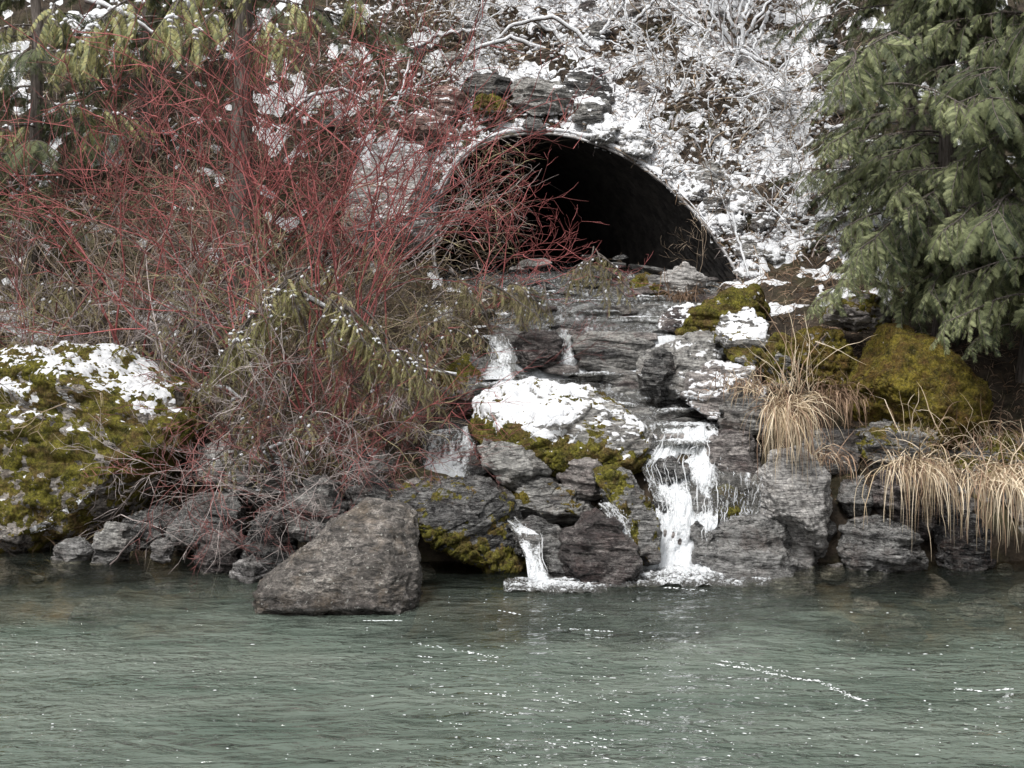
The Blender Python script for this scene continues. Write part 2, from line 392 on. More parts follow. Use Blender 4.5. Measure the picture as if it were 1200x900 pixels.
# terrain sheet: fine where the photo looks, coarse out to the horizon
def axis_pts(lo, hi, step, far):
    a = np.arange(lo, hi+1e-6, step); g = []; d = step*2; v = hi
    while v < far: v += d; d *= 1.35; g.append(v)
    g = np.array(g); return np.concatenate([(-(g-hi)+lo)[::-1], a, g])
gx = axis_pts(-7.6, 7.6, .05, 700); gy = axis_pts(12.5, 26.5, .05, 900)
GX, GY = np.meshgrid(gx, gy, indexing='ij'); GZ = H(GX, GY)
TV = np.stack([GX, GY, GZ], -1).reshape(-1, 3)
TF = grid_faces(len(gx), len(gy))
cen = TV[TF].mean(1); s_, t_ = st_coord(cen[:, 0], cen[:, 1])
inside = (np.abs(s_) < HALF-.01) & (cen[:, 2] < arch(s_)+.01) & (cen[:, 1] > 20.42) & (cen[:, 1] < 26)
river = np.maximum(sstep(-.05, -.3, TV[:, 2]), .9*sstep(1.25, .9, np.abs(TV[:, 0]-lut(TV[:, 1], STREAM_X))/lut(TV[:, 1], STREAM_W))*sstep(21, 20.6, TV[:, 1]))
ground = link('ground', mesh('ground', TV, TF[~inside], True, {'river': river}, (M['soil'],)))
tag(ground, kind='structure')

# snow lying on the slope
def normals_grid(Zg, xs, ys):
    dx = np.gradient(Zg, xs, axis=0); dy = np.gradient(Zg, ys, axis=1)
    n = np.stack([-dx, -dy, np.ones_like(Zg)], -1); return n/np.linalg.norm(n, axis=-1)[..., None]
def snow_amount(x, y, z):
    """how snowy the photo is there, 0..1, by place on the bank"""
    px = 600+x/y*F; py = HZ+(CAMZ-z)/y*F
    a = sstep(430, 560, px)*sstep(1010, 930, px)*sstep(345, 300, py)
    b = .41*sstep(560, 430, px)*sstep(230, 100, py)
    c = .25*sstep(700, 800, px)*sstep(430, 330, py)
    return np.maximum(np.maximum(a, b), c)
ix = (gx > -7.7) & (gx < 7.7); iy = (gy > 19.0) & (gy < 27)
sx = gx[ix]; sy = gy[iy]; sz = GZ[np.ix_(ix, iy)]
SX, SY = np.meshgrid(sx, sy, indexing='ij'); nz = normals_grid(sz, sx, sy)[..., 2]
p3 = np.stack([SX, SY, sz], -1).reshape(-1, 3)
amt = snow_amount(SX, SY, sz).reshape(-1)
nn = .5*fbm(p3*2.4, 3, 31)+.5*fbm(p3*7, 4, 35, .55)
msk = amt*.45+(nn-.5)*3.0+(nz.reshape(-1)-.72)*.5
off = np.clip((msk-.30)*.15, -.03, .04)
sv = p3.copy(); sv[:, 2] += off+.004*0
sf = grid_faces(len(sx), len(sy))
fi = np.flatnonzero(ix)[:-1]; fj = np.flatnonzero(iy)[:-1]
keep = (off[sf] > -.012).any(1) & ~inside.reshape(len(gx)-1, len(gy)-1)[np.ix_(fi, fj)].reshape(-1)
snow = link('snow', mesh('snow', sv, sf[keep], True, None, (M['snow'],)))
tag(snow, kind='structure')

# ------------------------------------------------------------------ river surface
rx = axis_pts(-7.2, 7.2, .06, 600); ry = np.concatenate([np.arange(2.0, 8, .2), np.arange(8, 17.0, .05)])
RX, RY = np.meshgrid(rx, ry, indexing='ij')
pp = np.stack([RX*1.1, RY*2.4, 0*RX], -1).reshape(-1, 3)
wave = (fbm(pp, 3, 77)-.5)*.035+(fbm(pp*4, 3, 78)-.5)*.010
# ripple rings spreading from the main fall
fr_ = np.hypot(RX-1.55, (RY-15.5)*1.4).reshape(-1)
wave += .006*np.sin(fr_*22+fbm(pp*2, 2, 79)*5)*np.exp(-fr_*1.1)
dep = -H(RX, RY).reshape(-1)
RV = np.stack([RX.reshape(-1), RY.reshape(-1), wave], -1)
rf = grid_faces(len(rx), len(ry)); rk = (dep[rf] > -.25).any(1)
water = link('river', mesh('river', RV, rf[rk], True, {'depth': np.clip(dep, 0, 3)*.8}, (M['river'],)))
tag(water, kind='structure')

# ------------------------------------------------------------------ rocks
def cube_sphere(n):
    if n in _cs: return _cs[n]
    t = np.tan(np.linspace(-PI/4, PI/4, n)); A, B = np.meshgrid(t, t, indexing='ij'); o = np.ones_like(A)
    vs = []; fs = []; k = 0
    for s in (1, -1):
        for ax in range(3):
            q = [A, B, o*s]; v = np.stack([q[(0-ax) % 3], q[(1-ax) % 3], q[(2-ax) % 3]], -1).reshape(-1, 3)
            f = grid_faces(n, n)+k
            if s < 0: f = f[:, ::-1]
            vs.append(v); fs.append(f); k += n*n
    V = np.concatenate(vs); V /= np.linalg.norm(V, axis=1)[:, None]; Fc = np.concatenate(fs)
    key = np.round(V*1e5).astype(np.int64); _, idx, inv = np.unique(key, axis=0, return_index=True, return_inverse=True)
    V = V[idx]; Fc = inv.reshape(-1)[Fc]
    _cs[n] = (V, Fc); return _cs[n]
_cs = {}
def vnorm(V, Fc):
    a = V[Fc[:, 1]]-V[Fc[:, 0]]; b = V[Fc[:, 3]]-V[Fc[:, 0]]; n = np.cross(a, b)
    N = np.zeros_like(V)
    for k in range(4): np.add.at(N, Fc[:, k], n)
    return N/(np.linalg.norm(N, axis=1)[:, None]+1e-12)
def outline_R(poly, c, th):
    """radius of a polygon around c in each direction th"""
    p = np.asarray(poly, float)-c; q = np.roll(p, -1, axis=0); R = np.zeros_like(th)
    d = np.stack([np.cos(th), np.sin(th)], -1)
    for a, b in zip(p, q):
        e = b-a; den = d[:, 0]*e[1]-d[:, 1]*e[0]
        den = np.where(np.abs(den) < 1e-9, 1e-9, den)
        t = (a[0]*e[1]-a[1]*e[0])/den; u = (a[0]*d[:, 1]-a[1]*d[:, 0])/den
        R = np.where((t > 0) & (u >= -1e-6) & (u <= 1+1e-6), np.maximum(R, t), R)
    return R
def rock_geo(poly, y, depth, seed, lean=.25, sq=.55, strata=(.12, .1, 1), sfreq=15, samp=.04, ncut=13, rough=.085, n=None):
    pts = np.array([(X(a, y), Z(b, y)) for a, b in poly])
    lo, hi = pts.min(0), pts.max(0); c = (lo+hi)/2*.5+pts.mean(0)*.5
    size = (hi-lo).max()
    if n is None: n = int(np.clip(size/.014, 16, 100))
    D, Fc = cube_sphere(n)
    th0 = np.linspace(-PI, PI, 241); R0 = outline_R(pts, c, th0)
    R0[R0 <= 0] = size*.3
    th = np.arctan2(D[:, 2], D[:, 0]); R = np.interp(th, th0, R0)
    rho = np.hypot(D[:, 0], D[:, 2])
    e = 1/sq
    q = (rho**(2*e)+np.abs(D[:, 1])**(2*e))**(-1/(2*e))
    V = np.stack([q*D[:, 0]*R, q*D[:, 1]*depth, q*D[:, 2]*R], -1)
    rs = np.random.RandomState(seed)
    for k in range(ncut):
        nn_ = rs.normal(size=3); nn_ /= np.linalg.norm(nn_)
        nn_[1] = -abs(nn_[1])-.25; nn_ /= np.linalg.norm(nn_)
        d = V@nn_; lim = d.max()*rs.uniform(.62, .92)
        V -= np.maximum(d-lim, 0)[:, None]*nn_*.97
    V[:, 1] += lean*(V[:, 2]-V[:, 2].min()*.5)
    W = V+np.array((c[0], y, c[1]))
    Nn = vnorm(V, Fc)
    big = fbm(W*2.2/size**.5+seed*3.1, 4, seed)-.5
    V += Nn*(big*size*rough*1.8)[:, None]
    rg = 1-np.abs(2*fbm(W*np.array((1, 1, 1.6))*3.6/size**.6+seed*1.7, 4, seed+60)-1)
    V += Nn*((rg-.8)*size**.6*rough*1.15)[:, None]
    sn = np.array(strata, float); sn /= np.linalg.norm(sn)
    sc = (W@sn)*sfreq+fbm(W*2.5+seed, 3, seed+3)*1.6
    li = np.floor(sc); fr = sc-li
    h0 = _h(li.astype(np.int64), li.astype(np.int64)*0, li.astype(np.int64)*0+seed, 3); h1 = _h(li.astype(np.int64)+1, li.astype(np.int64)*0, li.astype(np.int64)*0+seed, 3)
    lay = h0+(h1-h0)*sstep(.8, 1., fr)
    groove = sstep(.86, 1., fr)*sstep(.0, .2, fbm(W*4, 2, seed+8)-.35)
    lim = min(1., size/.5)
    V += Nn*((lay-.5)*samp*lim*1.5-groove*samp*lim*.7)[:, None]
    V += Nn*((fbm(W*14, 4, seed+5, .6)-.5)*.05*min(1, size/.4))[:, None]
    return V, Fc, np.array((c[0], y, c[1])), 1-groove*.9, size
ALLROCK = []
def cover(name, V, Fc, msk, thick, mat, parent, fuzz=0, up=.5):
    N = vnorm(V, Fc); d = N*(1-up)+np.array((0, 0, 1))*up
    o = np.clip(msk, -.35, 1)*thick
    if fuzz: o = o+fuzz*np.clip(msk*3, 0, 1)*NR.uniform(-.2, 1, len(V))
    k = (msk[Fc] > -.3).any(1)
    if not k.any(): return None
    f = Fc[k]; ids, inv = np.unique(f, return_inverse=True)
    return link(name, mesh(name, (V+d*o[:, None])[ids], inv.reshape(f.shape), True, None, (mat,)), parent)
def rock(poly, y, depth, label, mat='slate', seed=None, snow=0, moss=0, moss_mat='moss', snow_f=None, moss_f=None, name='boulder', cat='rock', group=None, **kw):
    seed = seed if seed is not None else len(ALLROCK)*7+3
    V, Fc, c, lay, size = rock_geo(poly, y, depth, seed, **kw)
    base = np.array((c[0], c[1], V[:, 2].min()+c[2])); V = V+(c-base)
    o = link(name, mesh(name, V, Fc, True, {'layer': lay}, (M[mat],))); o.location = base
    tag(o, label, cat, group)
    W = V+base; N = vnorm(V, Fc)
    px = 600+W[:, 0]/W[:, 1]*F; py = HZ+(CAMZ-W[:, 2])/W[:, 1]*F
    nz = .45*fbm(W*5, 4, seed+40)+.55*fbm(W*17, 4, seed+44, .65)
    if moss or moss_f:
        a = moss if not moss_f else moss_f(px, py, N)
        mk = a+(nz-.5)*4.2-.5+(N[:, 2]*.15)
        cover('moss', V, Fc, mk, .022, M[moss_mat], o, .016, .2)
    if snow or snow_f:
        n2 = .5*fbm(W*np.array((5, 5, 11))+9, 4, seed+50)+.5*fbm(W*np.array((15, 15, 30)), 3, seed+54)
        a = snow if not snow_f else snow_f(px, py, N)
        mk = a+(n2-.5)*3.9-.5+(N[:, 2]-.75)*.9
        cover('snow', V, Fc, mk, .028, M['snow'], o, 0, .7)
    ALLROCK.append(o); return o

rock([(-190, 560), (-140, 470), (-60, 425), (0, 414), (60, 406), (110, 405), (160, 422), (205, 450), (240, 485), (238, 520), (205, 560), (150, 600), (115, 628), (60, 650), (-20, 668), (-120, 668), (-180, 640)], 16.9, .95,
     'huge rounded boulder at the left edge covered in green moss and snow', 'granite', 5, lean=.22, sq=.88, ncut=3, n=120, samp=.012,
     moss_f=lambda px, py, N: .62-.15*sstep(560, 640, py)+.3*sstep(170, 235, px)+.2*sstep(480,520,py)*sstep(580,540,py),
     snow_f=lambda px, py, N: .36+.58*sstep(515, 450, py+.10*np.abs(px-110)*(px > 110))-.2*sstep(560, 620, py))
rock([(300, 690), (340, 655), (385, 617), (425, 597), (465, 599), (485, 612), (489, 700), (478, 745), (440, 775), (350, 775), (310, 730)], 14.0, .5,
     'bare grey brown boulder with a pointed top standing in the river', 'granite', 9, lean=.35, sq=.42, rough=.05, ncut=8, samp=.012, n=100)
rock([(556, 505), (560, 480), (590, 457), (630, 449), (690, 459), (735, 475), (762, 494), (767, 520), (757, 542), (735, 550), (690, 556), (650, 552), (600, 532), (562, 520)], 16.7, .62,
     'large layered slate boulder with a snow cap between the two waterfalls', 'slate', 21, lean=.75, sq=.7, strata=(-.3, -.45, 1), sfreq=16, samp=.05, ncut=3, n=110,
     moss_f=lambda px, py, N: .15+.9*sstep(-18, 6, py-(500+.22*(px-560)))*sstep(60, 20, py-(500+.22*(px-560)))+.3*((px > 690) & (px < 760) & (py > 505)),
     snow_f=lambda px, py, N: 0.86*sstep(700, 650, px)*sstep(12, -14, py-(497+.27*(px-560)))+.25)
rock([(558, 530), (565, 514), (590, 517), (625, 532), (655, 552), (657, 570), (640, 575), (600, 568), (572, 552)], 16.15, .3, 'dark leaning slate slab directly under the snow capped boulder', 'slate', lean=.3, samp=.03)
rock([(574, 590), (582, 570), (605, 561), (640, 564), (690, 578), (712, 597), (700, 616), (660, 618), (610, 606)], 15.95, .42, 'long grey slab with a bright yellow green moss spot at its left end', 'slate', lean=.9, samp=.03, strata=(-.2, -.3, 1),
     moss_f=lambda px, py, N: 1.1*np.exp(-(((px-605)/16)**2+((py-580)/9)**2))-.1, moss_mat='moss_gold')
rock([(425, 598), (450, 584), (500, 578), (560, 580), (600, 592), (614, 620), (622, 655), (620, 676), (600, 682), (560, 660), (520, 634), (480, 612), (440, 608)], 15.45, .55,
     'broad overhanging ledge with a band of green moss beside the pointed boulder', 'slate_wet', lean=.9, strata=(-.25, -.3, 1), sfreq=18, samp=.05, n=90,
     moss_f=lambda px, py, N: 1.0*sstep(0, 14, py-(598+.25*(px-440)))*sstep(50, 36, py-(598+.25*(px-440))))
rock([(654, 655), (664, 628), (700, 604), (724, 611), (746, 640), (752, 668), (738, 690), (700, 692), (662, 680)], 15.0, .38, 'brown grey angular rock between the small cascade and the main waterfall', 'purple', lean=.4, sq=.6, ncut=8)
rock([(700, 560), (718, 552), (742, 562), (764, 592), (772, 628), (768, 655), (752, 656), (735, 622), (712, 592)], 15.5, .35, 'slanting slab with green moss down its edge along the main waterfall', 'slate_wet', lean=.3, samp=.02,
     moss_f=lambda px, py, N: .75*np.exp(-((px-(716+.34*(py-560)))/13)**2))
rock([(655, 560), (668, 543), (700, 540), (716, 556), (716, 578), (690, 586), (662, 580)], 16.05, .3, 'small reddish brown rock wedged under the snow capped boulder', 'purple', lean=.3)
rock([(603, 630), (622, 612), (655, 620), (672, 640), (660, 655), (630, 655), (608, 650)], 15.35, .25, 'small wet grey rock that the small cascade runs over', 'slate_wet', lean=.6)
rock([(640, 660), (650, 645), (668, 650), (672, 680), (660, 695), (642, 690)], 15.15, .2, 'black wet rock right of the small cascade', 'slate_wet', lean=.1)
rock([(815, 545), (828, 520), (852, 505), (880, 508), (898, 530), (893, 562), (865, 572), (836, 562), (820, 556)], 16.35, .35, 'purplish rounded rock at the right lip of the main waterfall', 'purple', lean=.6, samp=.02)
rock([(806, 640), (809, 620), (818, 612), (828, 622), (828, 642), (816, 648)], 15.66, .10, 'small black stone splitting the foot of the main waterfall', 'slate_wet', lean=.2)
rock([(765, 560), (770, 545), (790, 538), (806, 548), (803, 562), (785, 568)], 16.22, .16, 'wet stone breaking the upper part of the main waterfall', 'slate_wet', lean=.5)
rock([(802, 665), (828, 632), (868, 611), (905, 613), (940, 640), (966, 668), (955, 695), (880, 700), (812, 690)], 15.35, .42, 'low dark grey rock at the water right of the main waterfall', 'slate_wet', lean=.6, samp=.03)
rock([(830, 592), (842, 575), (868, 578), (880, 600), (868, 625), (842, 622)], 16.0, .22, 'small round green rock in the recess under the purplish rock', 'slate_wet', moss=.75, lean=.2)
rock([(878, 620), (890, 570), (908, 535), (945, 520), (968, 540), (980, 600), (990, 655), (965, 680), (920, 670), (890, 645)], 15.8, .42, 'tall pale grey rock below the dry grass tuft beside the water', 'pale', lean=.3, samp=.02, strata=(1, .2, .35), sfreq=16, sq=.75)
rock([(983, 645), (998, 612), (1040, 608), (1070, 622), (1080, 660), (1060, 685), (1000, 685)], 15.5, .35, 'blue grey faceted rock at the shore between two grass tufts', 'slate_wet', lean=.4, ncut=9)
rock([(1100, 640), (1112, 604), (1140, 600), (1158, 620), (1160, 660), (1130, 675), (1105, 668)], 15.5, .3, 'small blue grey rock at the shore behind the right hand grass', 'slate_wet', lean=.3)
rock([(1016, 600), (1028, 560), (1060, 540), (1095, 545), (1105, 590), (1085, 622), (1035, 622)], 16.0, .35, 'dark brown rock half hidden behind the middle grass tuft', 'purple', lean=.2)
rock([(990, 485), (997, 450), (1025, 420), (1052, 392), (1085, 402), (1125, 425), (1150, 460), (1150, 505), (1100, 520), (1040, 512), (1000, 505)], 17.0, .6, 'large golden green mossy boulder under the cedar tree', 'granite', lean=.45, sq=.85, ncut=3, moss=1.25, moss_mat='moss_gold', samp=.01, n=95)
rock([(925, 440), (932, 400), (960, 385), (990, 390), (1004, 420), (1000, 455), (960, 462)], 17.5, .4, 'brown mossy mound behind the tall dry grass', 'granite', lean=.4, moss=1.0, moss_mat='moss_gold')
rock([(836, 392), (852, 370), (884, 362), (902, 382), (912, 425), (892, 445), (858, 422)], 17.7, .32, 'snow crusted angular rock right of the stream', 'slate', lean=.5, moss_f=lambda px, py, N: .7*sstep(395, 420, py), snow_f=lambda px, py, N: .62*sstep(420, 385, py))
rock([(748, 452), (755, 420), (780, 402), (835, 393), (853, 405), (848, 425), (815, 440), (790, 465), (765, 468)], 17.9, .42, 'dark slate outcrop jutting into the stream from the right', 'slate', lean=.7, strata=(.3, -.4, 1), samp=.05, snow_f=lambda px, py, N: .35*sstep(810, 850, px))
rock([(750, 455), (756, 425), (775, 408), (795, 420), (790, 465), (770, 475)], 17.65, .22, 'black upright wet rock at the stream edge below the slate outcrop', 'slate_wet', lean=.1)
rock([(897, 445), (900, 405), (915, 393), (930, 405), (932, 445), (915, 455)], 17.3, .22, 'narrow upright mossy rock left of the tall dry grass', 'slate', lean=.1, moss=.75)
rock([(800, 470), (812, 440), (845, 428), (885, 436), (905, 462), (880, 485), (830, 488)], 17.2, .4, 'brown slab with snow flecks and dead grass right of the stream', 'purple', lean=.7, snow=.35)
rock([(842, 505), (850, 470), (868, 446), (890, 455), (908, 490), (900, 520), (870, 520)], 16.7, .3, 'grey tilted slab behind the purplish rock', 'slate', lean=.5)
rock([(668, 430), (668, 395), (690, 388), (745, 387), (764, 392), (766, 432), (720, 440)], 18.95, .35, 'squared grey ledge block crossing the middle of the stream', 'slate', lean=.12, sq=.45, ncut=2, samp=.03, rough=.02)
rock([(592, 425), (596, 402), (615, 390), (648, 392), (662, 406), (660, 426), (630, 432)], 18.6, .22, 'reddish dark rock tangled with twigs in mid stream', 'purple', lean=.4)
rock([(505, 480), (515, 440), (545, 420), (575, 428), (588, 455), (575, 485), (530, 495)], 17.9, .4, 'dark rock with moss on top left of the stream', 'slate_wet', lean=.4, moss_f=lambda px, py, N: .85*sstep(462, 440, py)*sstep(565, 545, px))
rock([(462, 575), (468, 530), (490, 508), (540, 500), (562, 515), (575, 560), (560, 590), (500, 592)], 17.1, .3, 'wet black rock face behind the left hand fall', 'slate_wet', lean=.3, samp=.05)
rock([(545, 585), (552, 545), (572, 535), (588, 560), (580, 590), (560, 598)], 16.45, .25, 'rounded wet boulder right of the left hand fall', 'slate_wet', lean=.3)
rock([(468, 580), (475, 566), (510, 560), (536, 562), (538, 574), (510, 584)], 16.2, .2, 'thin reddish slab lying in front of the left hand fall', 'purple', lean=.5)
rock([(598, 120), (600, 96), (625, 88), (655, 92), (670, 115), (662, 135), (625, 137)], 22.7, .45, 'large bare grey stone on the slope above the culvert', 'slate', lean=.5, snow_f=lambda px, py, N: .8*sstep(104, 92, py)*sstep(640, 650, px))
rock([(660, 110), (664, 80), (690, 70), (715, 85), (716, 120), (690, 130)], 23.1, .45, 'dark upright stone behind the bare grey stone above the culvert', 'slate', lean=.4, snow=.3)
rock([(540, 118), (545, 92), (570, 85), (600, 88), (604, 115), (575, 125)], 23.0, .45, 'dark shaded stone left of the bare grey stone above the culvert', 'slate', lean=.3)
rock([(672, 142), (676, 118), (700, 108), (716, 125), (712, 145), (690, 150)], 22.5, .35, 'small grey stone with snow on its shoulder above the culvert', 'slate', lean=.5, snow_f=lambda px, py, N: .9*sstep(125, 115, py))
rock([(686, 160), (690, 138), (708, 130), (728, 142), (730, 165), (705, 172)], 22.3, .35, 'snow covered stone on the crown of the culvert', 'slate', lean=.6, snow=1.1)
rock([(722, 172), (728, 148), (748, 140), (768, 158), (765, 180), (742, 185)], 22.05, .35, 'snow covered stone right of the crown of the culvert', 'slate', lean=.6, snow=1.05)
rock([(553, 128), (558, 113), (578, 110), (592, 120), (588, 132), (568, 134)], 22.5, .3, 'small mossy stone above the culvert arch', 'slate', lean=.5, moss=.9)
rock([(468, 165), (472, 138), (500, 128), (532, 135), (535, 160), (500, 172)], 22.2, .45, 'pinkish stone on the slope left of the culvert arch', 'pink', lean=.5, snow=.3)
rock([(500, 130), (505, 105), (530, 98), (545, 115), (540, 132), (515, 138)], 22.6, .45, 'brownish stone uphill of the pinkish stone', 'pink', lean=.5, snow=.2)
rock([(405, 270), (412, 205), (430, 172), (465, 162), (495, 175), (508, 210), (505, 265), (480, 300), (425, 300)], 20.9, .55, 'big pale grey boulder left of the culvert mouth', 'pale', lean=.4, samp=.015, snow=.3)
rock([(775, 340), (782, 318), (805, 309), (825, 320), (828, 345), (800, 350)], 20.2, .25, 'pale grey stone in the culvert mouth at the right', 'pale', lean=.4)
rock([(735, 345), (742, 328), (765, 320), (785, 332), (782, 350), (755, 352)], 20.3, .22, 'yellowish stone in the culvert mouth beside the pale grey one', 'pale', lean=.4, moss=.4)
rock([(700, 348), (704, 334), (730, 328), (750, 336), (748, 350), (722, 353)], 20.4, .22, 'flat brownish stone in the middle of the culvert mouth', 'slate', lean=.6)
rock([(798, 392), (815, 368), (855, 350), (900, 340), (918, 348), (915, 368), (870, 380), (825, 398)], 18.6, .4, 'long green mossy ledge with snow above it right of the stream', 'granite', lean=.5, moss=1.05, snow_f=lambda px, py, N: .55*sstep(368, 350, py)+.0*px)
rock([(770, 385), (785, 365), (812, 358), (818, 372), (800, 388)], 18.9, .25, 'low rock with a thick patch of snow right of the stream', 'purple', lean=.9, snow=.6)
rock([(965, 380), (985, 352), (1025, 345), (1050, 355), (1045, 375), (1000, 388)], 17.9, .4, 'dark overhanging stone under the cedar tree', 'purple', lean=.3, moss=.3)
rock([(110, 662), (112, 628), (122, 614), (145, 620), (152, 645), (150, 668), (130, 672)], 15.9, .22, 'small grey stone at the shore under the mossy boulder', 'slate', lean=.3)
rock([(228, 665), (232, 635), (255, 618), (280, 628), (292, 655), (280, 680), (245, 680)], 15.5, .28, 'brownish stone under the drooping red twigs at the shore', 'purple', lean=.3)
rock([(262, 685), (270, 664), (292, 655), (312, 670), (306, 688), (282, 694)], 14.95, .2, 'small pale stone lapped by water left of the pointed boulder', 'pale', lean=.5)
rock([(330, 620), (338, 585), (365, 560), (395, 572), (405, 605), (385, 635), (350, 640)], 15.6, .35, 'grey stone behind the pointed boulder under the red shrub', 'slate', lean=.3)
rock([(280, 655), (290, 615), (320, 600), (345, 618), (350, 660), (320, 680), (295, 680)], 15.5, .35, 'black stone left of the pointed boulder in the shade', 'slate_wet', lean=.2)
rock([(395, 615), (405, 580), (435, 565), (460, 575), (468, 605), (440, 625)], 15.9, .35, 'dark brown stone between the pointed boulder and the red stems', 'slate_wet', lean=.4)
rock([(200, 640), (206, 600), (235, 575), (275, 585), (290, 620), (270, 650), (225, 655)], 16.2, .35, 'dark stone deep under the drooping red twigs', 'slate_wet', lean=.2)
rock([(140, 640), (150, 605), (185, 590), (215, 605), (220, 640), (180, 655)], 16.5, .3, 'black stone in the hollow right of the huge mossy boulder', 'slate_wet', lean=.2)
rock([(255, 580), (265, 545), (300, 525), (345, 540), (355, 580), (320, 605), (275, 600)], 16.6, .4, 'grey rock showing through the twigs left of the red shrub', 'slate', lean=.4, snow=.3)
rock([(225, 560), (232, 525), (258, 512), (285, 525), (288, 555), (255, 570)], 16.8, .3, 'rounded grey stone beside the right end of the huge mossy boulder', 'pale', lean=.4)
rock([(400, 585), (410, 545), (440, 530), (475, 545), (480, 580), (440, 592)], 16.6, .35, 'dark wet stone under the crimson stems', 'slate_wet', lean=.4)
rock([(175, 652), (178, 636), (192, 630), (203, 640), (200, 656), (186, 660)], 15.8, .12, 'tiny whitish cobble at the shore', 'pale', lean=.2)
rock([(60, 665), (66, 640), (88, 632), (108, 645), (110, 668), (85, 678)], 16.0, .25, 'black stone under the edge of the mossy boulder', 'slate_wet', lean=.1)
rock([(940, 560), (948, 510), (985, 498), (1010, 512), (1012, 555), (975, 570)], 16.6, .35, 'dark layered rock between the two nearest grass tufts', 'slate', lean=.4)
rock([(995, 545), (1000, 505), (1050, 495), (1110, 505), (1120, 545), (1060, 560)], 16.55, .35, 'shaded slab under the golden mossy boulder', 'slate', lean=.5, moss=.25)
rock([(1100, 560), (1110, 520), (1150, 508), (1210, 515), (1215, 570), (1150, 585)], 16.5, .35, 'dark stone with a green moss patch behind the right hand grass', 'slate_wet', lean=.4, moss=.4)
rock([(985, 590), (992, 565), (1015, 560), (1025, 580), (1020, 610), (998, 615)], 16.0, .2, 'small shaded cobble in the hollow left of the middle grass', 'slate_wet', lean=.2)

for k, (a_, b_, sz_, sn_) in enumerate([(815, 222, 17, .9), (838, 238, 14, .3), (858, 262, 16, 1.0), (872, 290, 15, .5), (880, 318, 16, 1.0), (832, 208, 22, .2), (790, 196, 15, 1.0), (868, 238, 20, 1.0), (900, 300, 20, .9), (895, 262, 17, .2)]):
    # where the pixel ray meets the 45 degree slope z = y - 18
    yy = 21.0/(1+(b_-HZ)/F)
    pl_ = [(a_+sz_*1.15*math.cos(q_)*rnd.uniform(.8, 1.1), b_+sz_*.8*math.sin(q_)*rnd.uniform(.8, 1.1)) for q_ in np.linspace(0, 2*PI, 9)[:-1]]
    rock(pl_, yy-.08, .22, ['small', 'dark', 'flat', 'rough', 'broken', 'squat', 'angular', 'wide', 'round', 'lone'][k]+' stone '+['just above the right shoulder of the culvert arch', 'at the middle of the right culvert edge', 'capped with snow beside the culvert edge', 'above the leaning whitish stick', 'with snow at the foot of the culvert edge', 'uphill of the right culvert shoulder', 'with snow where the pale rim ends', 'under deep snow halfway to the cedar', 'with snow at the lowest cedar boughs', 'bare and dark between culvert and cedar'][k], 'slate', lean=.6, snow=sn_)
# loose stones, slabs of the stream bed, cobbles under water: alike pieces, shared meshes
def small_rock_mesh(seed, sx_, sy_, sz_, mat, n=12):
    D, Fc = cube_sphere(n); rs = np.random.RandomState(seed); V = D*np.array((sx_, sy_, sz_))
    for k in range(9):
        nn_ = rs.normal(size=3)*np.array((1, 1, .8)); nn_ /= np.linalg.norm(nn_); d = V@nn_; lim = d.max()*rs.uniform(.62, .9)
        V -= np.maximum(d-lim, 0)[:, None]*nn_*.95
    N = vnorm(V, Fc); V += N*((fbm(V*3/max(sx_, .01)+seed, 4, seed)-.5)*.35*min(sx_, sz_))[:, None]
    return mesh('stone', V, Fc, True, {'layer': np.ones(len(V))}, (M[mat],))
SM = [small_rock_mesh(100+k, 1, rnd.uniform(.6, 1), rnd.uniform(.45, .75), m) for k, m in enumerate(['slate', 'slate', 'purple', 'slate_wet', 'pale', 'slate_wet', 'purple', 'slate'])]
SLAB = [small_rock_mesh(200+k, 1, rnd.uniform(.5, .8), rnd.uniform(.14, .24), m) for k, m in enumerate(['slate_wet', 'slate_wet', 'slate', 'slate_wet', 'purple', 'slate'])]
def scatter(meshes, n, xr, yr, sr, name, label, group, cat='stone', ok=None, dz=0., seed=1, tilt=.35, rz=PI):
    rs = random.Random(seed); k = 0; t = 0
    while k < n and t < n*30:
        t += 1; x = rs.uniform(*xr); y = rs.uniform(*yr)
        if ok and not ok(x, y): continue
        s = sr[0]+(sr[1]-sr[0])*rs.random()**2.2
        o = link(name, rs.choice(meshes)); o.location = (x, y, float(H(np.array([x]), np.array([y]))[0])+dz*s)
        o.scale = (s, s*rs.uniform(.8, 1.2), s*rs.uniform(.8, 1.2)); o.rotation_euler = (rs.uniform(-tilt, tilt), rs.uniform(-tilt, tilt), rs.uniform(-rz, rz))
        tag(o, label, cat, group); k += 1
def inch(x, y, f=1.1): return abs(x-float(lut(y, STREAM_X))) < float(lut(y, STREAM_W))*f
scatter(SLAB, 150, (0, 2.6), (16.7, 20.9), (.12, .42), 'stone_slab', 'flat wet slate slab lying in the shallow stream bed', 'slabs of the stream bed', 'stone slab', ok=lambda x, y: inch(x, y, 1.1), dz=.08, seed=3, tilt=.16, rz=.5)
scatter(SM, 60, (-1.0, 3.2), (16.4, 20.7), (.05, .16), 'stone', 'loose angular stone along the edge of the stream', 'stones along the stream', ok=lambda x, y: not inch(x, y, .8) and inch(x, y, 1.7), dz=.2, seed=4)
scatter(SM, 260, (-7.5, 7.5), (15.0, 16.9), (.05, .26), 'stone', 'loose dark stone along the river shore', 'stones along the shore', ok=lambda x, y: -.25 < float(H0(np.array([x]), np.array([y]))[0]) < .6, dz=.05, seed=5)
scatter(SM, 170, (-7.5, 7.5), (13.2, 15.6), (.08, .34), 'cobble', 'cobble lying under the shallow water near the shore', 'cobbles under the shallow water', ok=None, dz=-.1, seed=6)
